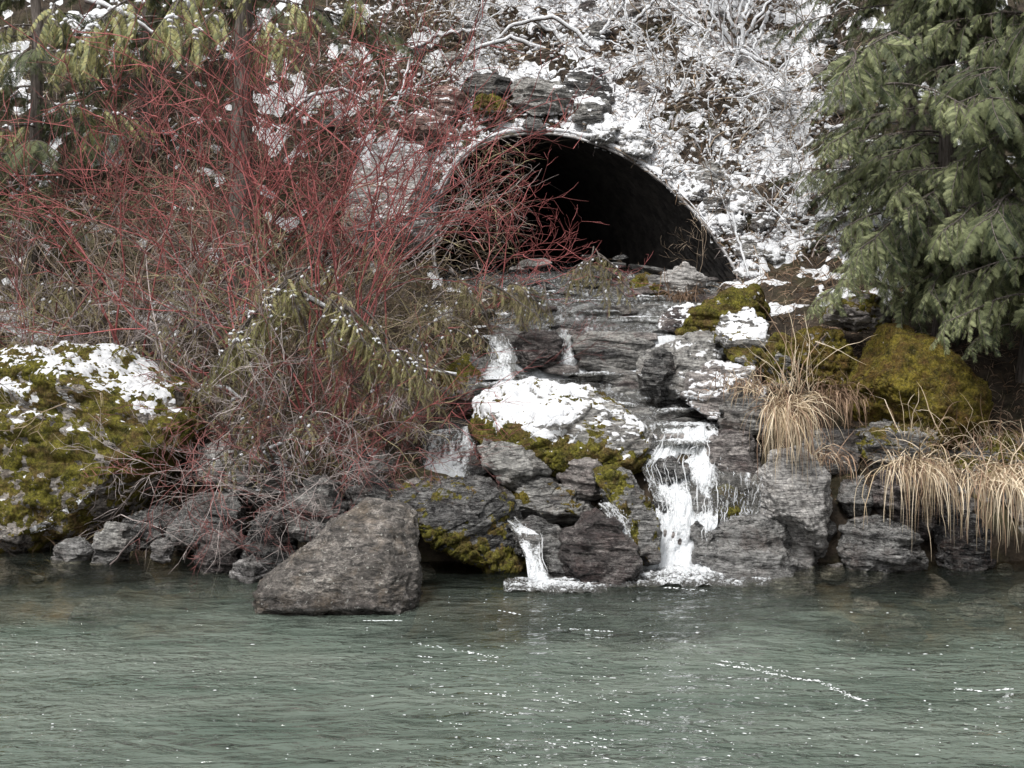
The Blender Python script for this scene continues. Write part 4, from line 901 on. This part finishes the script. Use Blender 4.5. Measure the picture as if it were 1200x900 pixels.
undergrowth('dead_brush', 20000, (-7.5, .1), (16.3, 24.5), (M['twig_brown'], M['dead_leaf'], M['twig_olive'], M['twig_grey']), 'brown dead stalks and leaves under the shrubs of the left bank', 'undergrowth', 2, hl=(.15, .6), ok=lambda x, y, z: abs(x-float(lut(y, BRX))) > .35 or y > 18.6)
undergrowth('leaf_litter', 11000, (1.9, 7.5), (16.2, 21.6), (M['dead_leaf'], M['twig_brown'], M['straw_dull']), 'dead leaves and needles under the cedar on the right bank', 'undergrowth', 3, hl=(.06, .25), ok=lambda x, y, z: not inch(x, y, 1.3) and outside_pipe(x, y, z))

# ------------------------------------------------------------------ dry grass
def grass(px, py, y, n, L, label, group, lean=(0, -.2), mat=('straw', 'straw_dull'), spread=.14, droop=1.2, seed=0, w_=.0040, up=1.):
    rs = np.random.RandomState(seed+int(px)); base = P(px, py, y); tb = TB()
    for k in range(int(n*.85)):
        b = np.array((rs.normal(0, spread), rs.normal(0, spread*.6), rs.uniform(-.05, .03)))
        l = L*rs.uniform(.2, 1.2); wild = rs.uniform() < .22; d = unit(np.array((rs.normal(lean[0], .35 if not wild else .7), rs.normal(lean[1]*(0 if wild else 1), .35), (1. if wild else up)*rs.uniform(.6, 1.4))))
        pts = [b]; q = b.copy(); nseg = 8; dr = droop*rs.uniform(.1, 1.7)*(.35 if wild else 1); l *= .7 if wild else 1
        for i in range(nseg):
            d = unit(d+np.array((0, 0, -dr*(i+1)/nseg*.55))+rs.normal(0, .10, 3)+(rs.normal(0, .55, 3) if rs.uniform() < .15 else 0)); q = q+d*l/nseg; pts.append(q)
        tb.ribbon(np.array(pts), w_*rs.uniform(.6, 1.5)*np.array((1, 1, 1, .95, .9, .8, .6, .4, .12)), unit(np.cross(d, (rs.normal(0, .6), 1, rs.normal(0, .6)))), rs.uniform(), int(rs.uniform() < .3))
    o = link('grass_tuft', tb.mesh('grass_tuft', tuple(M[m] for m in mat))); o.location = base; tag(o, label, 'grass tuft', group); return o
gG = 'tufts of dry grass on the right bank'
grass(922, 478, 15.75, 480, .72, 'dense straw coloured tuft spilling over the tall pale rock', gG, (.05, -.9), droop=2.6, spread=.085, up=.35, seed=1)
grass(935, 455, 17.0, 60, .95, 'tall upright dry grass in front of the brown mossy mound', gG, (0, 0), droop=.25, spread=.1, seed=2)
grass(1078, 548, 15.6, 330, .8, 'arching straw tuft hanging to the water in the middle of the right shore', gG, (0.1, -.8), droop=2.5, spread=.14, up=.5, seed=3)
grass(1185, 560, 15.6, 560, .8, 'wide straw tuft hanging to the water at the right edge', gG, (-.1, -.7), up=.5, droop=2.4, spread=.25, seed=4)
grass(1080, 510, 16.2, 40, .6, 'few long bent grass stems above the middle tuft', gG, (0, -.1), droop=.6, seed=5)
grass(980, 470, 16.9, 260, .5, 'brownish limp grass right of the tall upright grass', gG, (0, -.5), droop=2.0, mat=('straw_dull', 'dead_leaf'), seed=6)
grass(880, 455, 16.9, 200, .35, 'short brownish grass on the slab right of the stream', gG, (-.2, -.5), droop=1.6, mat=('straw_dull', 'straw'), seed=7)
grass(1150, 520, 16.6, 260, .5, 'pinkish dry grass behind the right edge tuft', gG, (0, -.2), droop=1.0, spread=.3, mat=('straw_dull', 'straw'), seed=8)
grass(960, 540, 16.3, 120, .5, 'thin dull grass in the gap right of the tall pale rock', gG, (.1, -.5), droop=2.0, mat=('straw_dull', 'straw'), seed=9)
grass(800, 350, 20.0, 140, .35, 'low dead grass at the right foot of the culvert', gG, (0, -.3), droop=1.4, mat=('dead_leaf', 'straw_dull'), seed=10)

# ------------------------------------------------------------------ cedar foliage
def cedar_branch(name, seed, L, mats, droop=1., snow=0., dens=1., wide=.42):
    rs = np.random.RandomState(seed); tb = TB(); n = 14
    t = np.linspace(0, 1, n+1); ax = np.stack([t*L, .06*L*np.sin(t*3+seed), L*(.10*t-.55*droop*t**2+.16*droop*t**4)], -1)
    tb.tube(ax, np.linspace(.012, .003, n+1)*L/1.2, 5, .1, 2)
    ns = int(L/.042*dens)
    for k in range(ns):
        u = .12+.88*(k+rs.uniform(-.4, .4))/ns; u = min(max(u, .05), .995)
        p = np.array([np.interp(u, t, ax[:, i]) for i in range(3)]); dr = unit(np.array([np.interp(min(u+.03, 1), t, ax[:, i])-np.interp(u-.03, t, ax[:, i]) for i in range(3)]))
        for sgn in (-1, 1):
            if rs.uniform() < .12: continue
            sd_ = unit(np.array((-dr[1], dr[0], 0)))*sgn
            l = (wide*math.sin(min(1, u*1.5+.15)*PI*.5)*(1.08-u)**.7*L*.62+.05)*rs.uniform(.7, 1.15)
            d = unit(dr*.75+sd_*.85+np.array((0, 0, -.05+rs.normal(0, .1)))); m = 6; q = p.copy(); sp = [q]
            for i in range(m):
                d = unit(d+np.array((0, 0, -.16*droop*rs.uniform(.6, 1.4)))+dr*.05); q = q+d*l/m; sp.append(q)
            sp = np.array(sp); tone = rs.uniform(0, 1); mm = 0 if rs.uniform() < .62 else 1
            nd = max(4, int(l/.020))
            side2 = unit(np.cross(d, (0, 0, 1.))+1e-6)
            tb.ribbon(sp, np.linspace(.004, .0018, m+1), side2, tone, mm)
            uu = (np.arange(nd)+.5)/nd
            for w_ in uu:
                i = min(int(w_*m), m-1); f = w_*m-i; b = sp[i]*(1-f)+sp[i+1]*f; dd = unit(sp[i+1]-sp[i])
                s2 = unit(np.cross(dd, (0, 0, 1.)))
                for s3 in (-1, 1):
                    ll = (.052*(1-w_)**.6+.016)*rs.uniform(.7, 1.2)*min(1.2, l/.25+.3)
                    e = unit(dd*.95+s2*s3*.8+np.array((0, 0, -.35*droop))); a_ = b+e*ll
                    tb.ribbon(np.array([b, b+e*ll*.55, a_+np.array((0, 0, -.1*ll))]), np.array((.0024, .0033, .001)), unit(np.cross(e, np.cross(dd, s2)+rs.normal(0, .15, 3))), min(1, max(0, tone+rs.normal(0, .15)+w_*.25)), mm)
    if snow:
        for k in range(int(10*snow*L)):
            u = rs.uniform(.1, .9); p = np.array([np.interp(u, t, ax[:, i]) for i in range(3)])+np.array((0, rs.normal(0, .06)*L, .0))
            l = rs.uniform(.03, .10); dx = unit(np.array((rs.normal(), rs.normal(), -.15)))
            tb.tube(np.array([p-dx*l, p-dx*l*.5+(0, 0, .008), p+dx*l*.4+(0, 0, .006), p+dx*l]), np.array((.003, .018, .02, .003)), 5, .5, 3)
    return tb.mesh(name, mats)
cm = lambda a, b: (M[a], M[b], M['bark'], M['snow'])
def me_arrays(me):
    V = np.empty(len(me.vertices)*3, np.float32); me.vertices.foreach_get('co', V)
    Fc = np.empty(len(me.loops), np.int32); me.loops.foreach_get('vertex_index', Fc)
    T = np.empty(len(me.vertices), np.float32); me.attributes['tone'].data.foreach_get('value', T)
    I = np.empty(len(me.polygons), np.int32); me.polygons.foreach_get('material_index', I)
    return V.reshape(-1, 3), Fc.reshape(-1, 4), T, I
def bough(seed, L, sprays, mats, droop=1., nsp=16, lift=.15, snow=0., ds=.42):
    rs = np.random.RandomState(seed); tb = TB(); n = 12; t = np.linspace(0, 1, n+1)
    ax = np.stack([t*L, .05*L*np.sin(t*4+seed), L*(lift*t-.36*droop*t**2+.12*t**4)], -1)
    tb.tube(ax, np.linspace(.014, .004, n+1), 5, .1, 2)
    for k in range(nsp):
        u = .18+.82*(k+rs.uniform(0, .8))/nsp; u = min(u, 1.)
        p = np.array([np.interp(u, t, ax[:, i]) for i in range(3)])
        az = (1 if k % 2 else -1)*rs.uniform(.35, 1.25)*(1.1-u*.55); sc = ds*rs.uniform(.65, 1.15)*(1.15-.45*u)*min(1, L)
        V, Fc, T, I = sprays[rs.randint(len(sprays))]
        Mx = np.array(Matrix.Rotation(az, 3, 'Z') @ Matrix.Rotation(rs.uniform(.1, .75), 3, 'Y') @ Matrix.Rotation(rs.normal(0, .4), 3, 'X'))
        tb.V.append(p+(V*sc)@Mx.T); tb.F.append(Fc+tb.n); tb.n += len(V); tb.A.append(np.clip(T+rs.normal(0, .2), 0, 1)); tb.M.append(I)
    for k in range(int(snow*L*9)):
        u = rs.uniform(.15, .95); p = np.array([np.interp(u, t, ax[:, i]) for i in range(3)])+np.array((0, rs.normal(0, .1)*L, -.02*rs.uniform()))
        l = rs.uniform(.015, .05); dx = unit(np.array((rs.normal(), rs.normal(), -.2))); r = rs.uniform(.010, .02)
        tb.tube(np.array([p-dx*l, p-dx*l*.5+(0, 0, .008), p+dx*l*.4+(0, 0, .006), p+dx*l]), np.array((.003, r, r, .003)), 5, .5, 3)
    return tb.mesh('branch', mats)
def sprays_of(seed, droop, k=3): return [me_arrays(cedar_branch('spray', seed+i, 1., cm('cedar', 'cedar'), droop, 0, .75, .40)) for i in range(k)]
SPA = sprays_of(700, .9); SPB = sprays_of(710, 1.5)
CB = [bough(500+k, L, SPA, cm('cedar', 'cedar'), 1., int(8+6*L), ds=.6) for k, L in enumerate((1.5, 1.2, .9))]
CBL = [bough(520+k, L, SPA, cm('cedar_light', 'cedar'), 1.1, int(8+6*L), ds=.62) for k, L in enumerate((1.4, 1.1, .8))]
CBS = [bough(540+k, L, SPA, cm('cedar_light', 'cedar'), .9, int(8+6*L), snow=3, ds=.6) for k, L in enumerate((1.2, .9))]
CBO = [bough(560+k, L, SPB, cm('cedar_olive', 'cedar_light'), 1.3, 12, snow=1.2, ds=.6) for k, L in enumerate((1.3, .9))]
CBB = [bough(580+k, L, SPB, cm('cedar_brown', 'cedar_olive'), 1.2, 10, snow=.22, ds=.36) for k, L in enumerate((.8, .6))]
def trunk(parent, pts, r0, r1):
    pts = np.array(pts, float); n = 26; k = np.linspace(0, 1, len(pts)); t = np.linspace(0, 1, n)
    q = np.stack([np.interp(t, k, pts[:, i]) for i in range(3)], -1)+NR.normal(0, .008, (n, 3))
    tb = TB(); tb.tube(q-np.array(parent.location), (r0+(r1-r0)*t)*(1+.5*np.exp(-t*14)), 14); return link('trunk', tb.mesh('trunk', (M['bark'],)), parent)
def branch_at(parent, meshes, world, az, tiltv, s, r):
    o = place(r.choice(meshes), 'branch', parent, tuple(np.array(world)-np.array(parent.location)), az, tiltv, s); return o
def cedar(px, y, top_z, r0, zr, n, label, sets, group=None, seed=0, length=(1., 1.7), azr=None, top_r=.04, basez=None):
    r = random.Random(seed); x = X(px, y); z0 = hz(x, y)-.15 if basez is None else basez
    o = empty('cedar_tree', (x, y, z0)); tag(o, label, 'tree', group)
    trunk(o, [(x, y, z0), (x+.03, y, (z0+top_z)/2), (x+.02, y, top_z)], r0, top_r)
    for k in range(n):
        f = (k+r.random())/n; z = zr[0]+(zr[1]-zr[0])*f
        az = r.uniform(-PI, PI) if azr is None else r.uniform(*azr)
        if abs(az+PI/2+.05) < .5 and 3.5 < z < 5.2 and seed == 3: continue
        nm, wts = sets; ms = r.choices(nm, wts)[0]
        branch_at(o, ms, (x, y, z), az, r.uniform(-.15, .25), r.uniform(*length)*(1.1-.35*f), r)
    return o
big = cedar(1108, 18.4, 9.5, .12, (2.5, 8.0), 170, 'large dark green cedar with drooping sprays on the right bank', ([CB, CBL, CBS], [6, 3, .8]), seed=3, length=(.65, 1.05), azr=(-PI, .3))
cedar(1215, 17.6, 8.5, .16, (2.7, 7.0), 80, 'second cedar whose reddish trunk stands at the right edge', ([CB, CBL], [5, 3]), seed=5, length=(.8, 1.4), azr=(-PI*1.05, -.1))
cedar(1065, 20.3, 8.5, .08, (2.9, 8.0), 90, 'smaller cedar dusted with snow behind the large one', ([CB, CBS, CBL], [4, 3, 1]), seed=7, length=(.6, 1.1))
for (px_, py_, y_, az, s) in [(1030, 250, 18.0, -2.3, .8), (1020, 290, 18, -2.0, .8), (1040, 300, 17.9, -1.6, .9), (1000, 330, 18.1, -2.3, .6), (1020, 330, 18.1, -1.2, .7), (1010, 210, 18.3, -2.3, .7), (1020, 150, 18.3, -2.3, .7), (1090, 320, 17.8, -1.8, .8), (1060, 260, 17.8, -2.2, .9), (1215, 300, 16.6, PI+.25, 1.1), (1210, 345, 16.5, PI+.4, .8), (1170, 330, 17.0, PI+.8, .7), (1190, 380, 16.6, PI+.6, .5), (1160, 238, 17.2, PI+.9, .9), (1100, 225, 17.4, -2.2, .8), (1060, 215, 17.3, -1.9, .75), (1140, 250, 17.1, -1.2, .8), (1010, 60, 17.6, -1.9, 1.2), (1050, 40, 17.4, -2.0, 1.3), (1040, 100, 17.5, -1.3, 1.1), (1190, 100, 17, -2.4, 1.)]:
    o = link('branch', rnd.choice(CBL), big); o.location = tuple(P(px_, py_, y_)-np.array(big.location)); o.rotation_euler = (0, .1, az); o.scale = (s,)*3
lc = cedar(282, 20.6, 9.5, .17, (5.6, 9.0), 26, 'old cedar trunk with olive drooping boughs on the upper left slope', ([CBO, CB], [3, 1]), seed=9, length=(1.0, 1.6))
for (px_, py_, y_, az, s) in [(60, 5, 19, -1.2, 1.0), (20, 60, 19, -1.9, .8), (150, 0, 19, -1.6, 1.2), (200, -10, 19, -1.3, 1.2), (250, 10, 19, -1.5, 1.), (300, 20, 19.3, -.9, .9), (180, 20, 18.8, -2.2, 1.), (110, 40, 19, -.6, .7), (330, 0, 20, -.9, .8), (400, -10, 21, -1.2, .8)]:
    o = link('branch', rnd.choice(CBO), lc); o.location = tuple(P(px_, py_, y_)-np.array(lc.location)); o.rotation_euler = (0, .2, az); o.scale = (s,)*3
cedar(40, 20.8, 8.5, .10, (3.0, 8.5), 40, 'dark cedar behind the shrubs at the upper left corner', ([CB, CBO, CBS], [4, 2, 1.5]), seed=11, length=(.8, 1.3))
cedar(170, 22.5, 9.5, .09, (4.2, 8.5), 30, 'slender cedar in the gap of the upper left slope', ([CB, CBS], [3, 2]), seed=12, length=(.7, 1.2))
def sapling(px, py, y, lst, label):
    b = P(px, py, y); o = empty('cedar_sapling', tuple(b)); tag(o, label, 'sapling', 'bent cedar saplings on the left bank')
    for (qx, qy, az, tl, s) in lst:
        w_ = P(qx, qy, y-.25)
        for rep in range(4): place(rnd.choice(CBB), 'branch', o, tuple(w_-b+NR.normal(0, .05, 3)), az+rnd.gauss(0, .5), tl+rnd.gauss(0, .2), s*rnd.uniform(.8, 1.2))
    tb = TB(); tb.tube(np.array([P(px, py, y), P((px+lst[0][0])/2+8, (py+lst[0][1])/2, y), P(lst[0][0], lst[0][1], y)])-b, [.015, .012, .006], 6); link('trunk', tb.mesh('trunk', (M['bark'],)), o)
sapling(330, 500, 17.0, [(350, 318, -2.6, .5, .9), (345, 325, -2.0, .9, .9), (330, 345, -2.4, .8, 1.), (310, 375, -2.0, 1.0, 1.), (290, 400, -1.8, 1.0, .9), (350, 330, -1.2, .7, .8), (300, 390, -2.8, .8, .8)], 'bent brownish cedar sapling hanging over the left bank')
sapling(420, 480, 16.9, [(385, 350, -.6, .5, .9), (400, 360, -.3, .6, 1.), (420, 400, -.2, .4, .9), (450, 410, -.1, .4, .9), (480, 425, .0, .3, .7), (400, 350, -1.4, .8, .9)], 'snow lined cedar sapling bending right toward the stream')
sapling(690, 345, 19.8, [(700, 300, -1.2, .4, .7), (690, 305, -2.2, .5, .7), (700, 310, -.6, .5, .7), (680, 315, -1.8, .5, .6)], 'small yellowish cedar sapling at the lip of the culvert')
sapling(580, 400, 18.9, [(540, 330, -1.5, .4, .8), (560, 335, -.8, .4, .9), (600, 330, -1.1, .4, .8), (520, 350, -1.9, .4, .8)], 'low cedar sapling in the brush left of the stream head')
for n_, (px_, py_, y_, lb) in enumerate([(470, 395, 17.6, 'olive cedar sprig left of the white chute'), (520, 370, 18.2, 'olive cedar sprig below the culvert left corner'), (455, 455, 17.0, 'olive cedar sprig above the left hand fall'), (270, 430, 17.2, 'olive cedar sprig right of the huge mossy boulder'), (200, 380, 17.8, 'olive cedar sprig behind the huge mossy boulder'),
        (370, 480, 16.7, 'brownish cedar sprig above the pointed boulder'), (300, 490, 16.7, 'brownish cedar sprig left of the crimson stems'), (400, 300, 18.6, 'olive cedar sprig below the pale grey boulder'), (80, 330, 18.6, 'olive cedar sprig at the left under the red twigs'), (610, 330, 19.8, 'olive cedar sprig beside the stream head')]):
    b = P(px_, py_+30, y_); o = empty('cedar_sapling', tuple(b)); tag(o, lb, 'sapling', 'bent cedar saplings on the left bank')
    for k in range(9): place(rnd.choice(CBB), 'branch', o, tuple(np.array((rnd.gauss(0, .12), -.3+rnd.gauss(0, .1), rnd.uniform(.05, .4)))), rnd.uniform(-2.9, -.2), rnd.uniform(.1, .8), rnd.uniform(.6, .95))
o = empty('cedar_sapling', tuple(P(345, 360, 16.35))); tag(o, 'pale olive cedar plume drooping to the left at the middle of the left bank', 'sapling', 'bent cedar saplings on the left bank')
PLUME = [bough(900+k, .8, SPB, cm('cedar_olive', 'cedar_brown'), 1.5, 12, snow=.8, ds=.5) for k in range(2)]
for a_, b_, az_, s_ in [(352, 318, -2.7, .75), (345, 325, -2.3, .8), (335, 335, -2.6, .8), (318, 350, -2.4, .85), (305, 365, -2.2, .8), (290, 385, -2.2, .75), (350, 322, -1.6, .6), (325, 345, -1.7, .7), (300, 375, -1.7, .7), (275, 400, -2.3, .6)]:
    place(rnd.choice(PLUME), 'branch', o, tuple(P(a_, b_, 16.3+.1*rnd.random())-np.array(o.location)), az_, .55, s_)
tb = TB(); tb.tube(np.array([P(360, 420, 16.6), P(356, 350, 16.45), P(346, 318, 16.35), P(310, 360, 16.3), P(270, 405, 16.3)])-np.array(o.location), [.014, .012, .010, .007, .004], 6); link('trunk', tb.mesh('trunk', (M['bark'],)), o)
o = empty('cedar_sapling', tuple(P(440, 400, 16.4))); tag(o, 'pale olive cedar plume bending right above the left hand fall', 'sapling', 'bent cedar saplings on the left bank')
for a_, b_, az_, s_ in [(385, 350, -.6, .7), (405, 360, -.9, .7), (430, 385, -.7, .7), (455, 400, -.8, .65), (480, 415, -.9, .55), (400, 365, -1.7, .6), (440, 395, -1.6, .6)]:
    place(rnd.choice(PLUME), 'branch', o, tuple(P(a_, b_, 16.4+.1*rnd.random())-np.array(o.location)), az_, .5, s_)
# snow covered fallen limbs
def limb(pts, r, label, snow=True):
    w_ = np.array([P(*a) for a in pts]); k = np.linspace(0, 1, len(w_)); t = np.linspace(0, 1, 16)
    q = np.stack([np.interp(t, k, w_[:, i]) for i in range(3)], -1)+NR.normal(0, .006, (16, 3)); b = q[0]
    tb = TB(); tb.tube(q-b, np.linspace(r, r*.5, 16), 7); o = link('fallen_branch', tb.mesh('fallen_branch', (M['twig_grey'],))); o.location = tuple(b); tag(o, label, 'branch')
    if snow:
        tb = TB(); nn_ = fbm(q*6, 3, 8); tb.tube(q-b+np.array((0, -.004, r*.75)), np.linspace(r, r*.6, 16)*(.5+1.1*nn_), 7); link('snow', tb.mesh('limb_snow', (M['snow'],)), o)
limb([(355, 345, 16.9), (400, 372, 16.8), (440, 415, 16.7), (480, 432, 16.7), (535, 440, 16.7)], .022, 'snow covered limb sloping down to the right above the left hand fall')
limb([(235, 455, 16.8), (265, 455, 16.8), (285, 470, 16.7)], .02, 'short snow covered stick beside the huge mossy boulder')
limb([(482, 65, 21.5), (470, 110, 21.3), (455, 145, 21.2)], .016, 'upright whitish stick on the slope left of the culvert')
limb([(335, 135, 20), (365, 112, 20.1), (400, 105, 20.2), (430, 118, 20.3)], .02, 'snow lined branch across the upper left bank')
limb([(858, 250, 20.6), (866, 285, 20.5), (878, 325, 20.3)], .018, 'whitish stick leaning at the right foot of the culvert arch')
limb([(300, 530, 16.5), (335, 520, 16.5), (352, 500, 16.5)], .02, 'snowy twig low on the left bank')
limb([(100, 0, 19.5), (150, 18, 19.4), (180, 40, 19.4)], .03, 'snow covered bough crossing the top left corner')
limb([(130, 662, 15.7), (175, 610, 15.8), (235, 580, 16.2)], .009, 'thin bare stick reaching up from the shore by the mossy boulder', False)
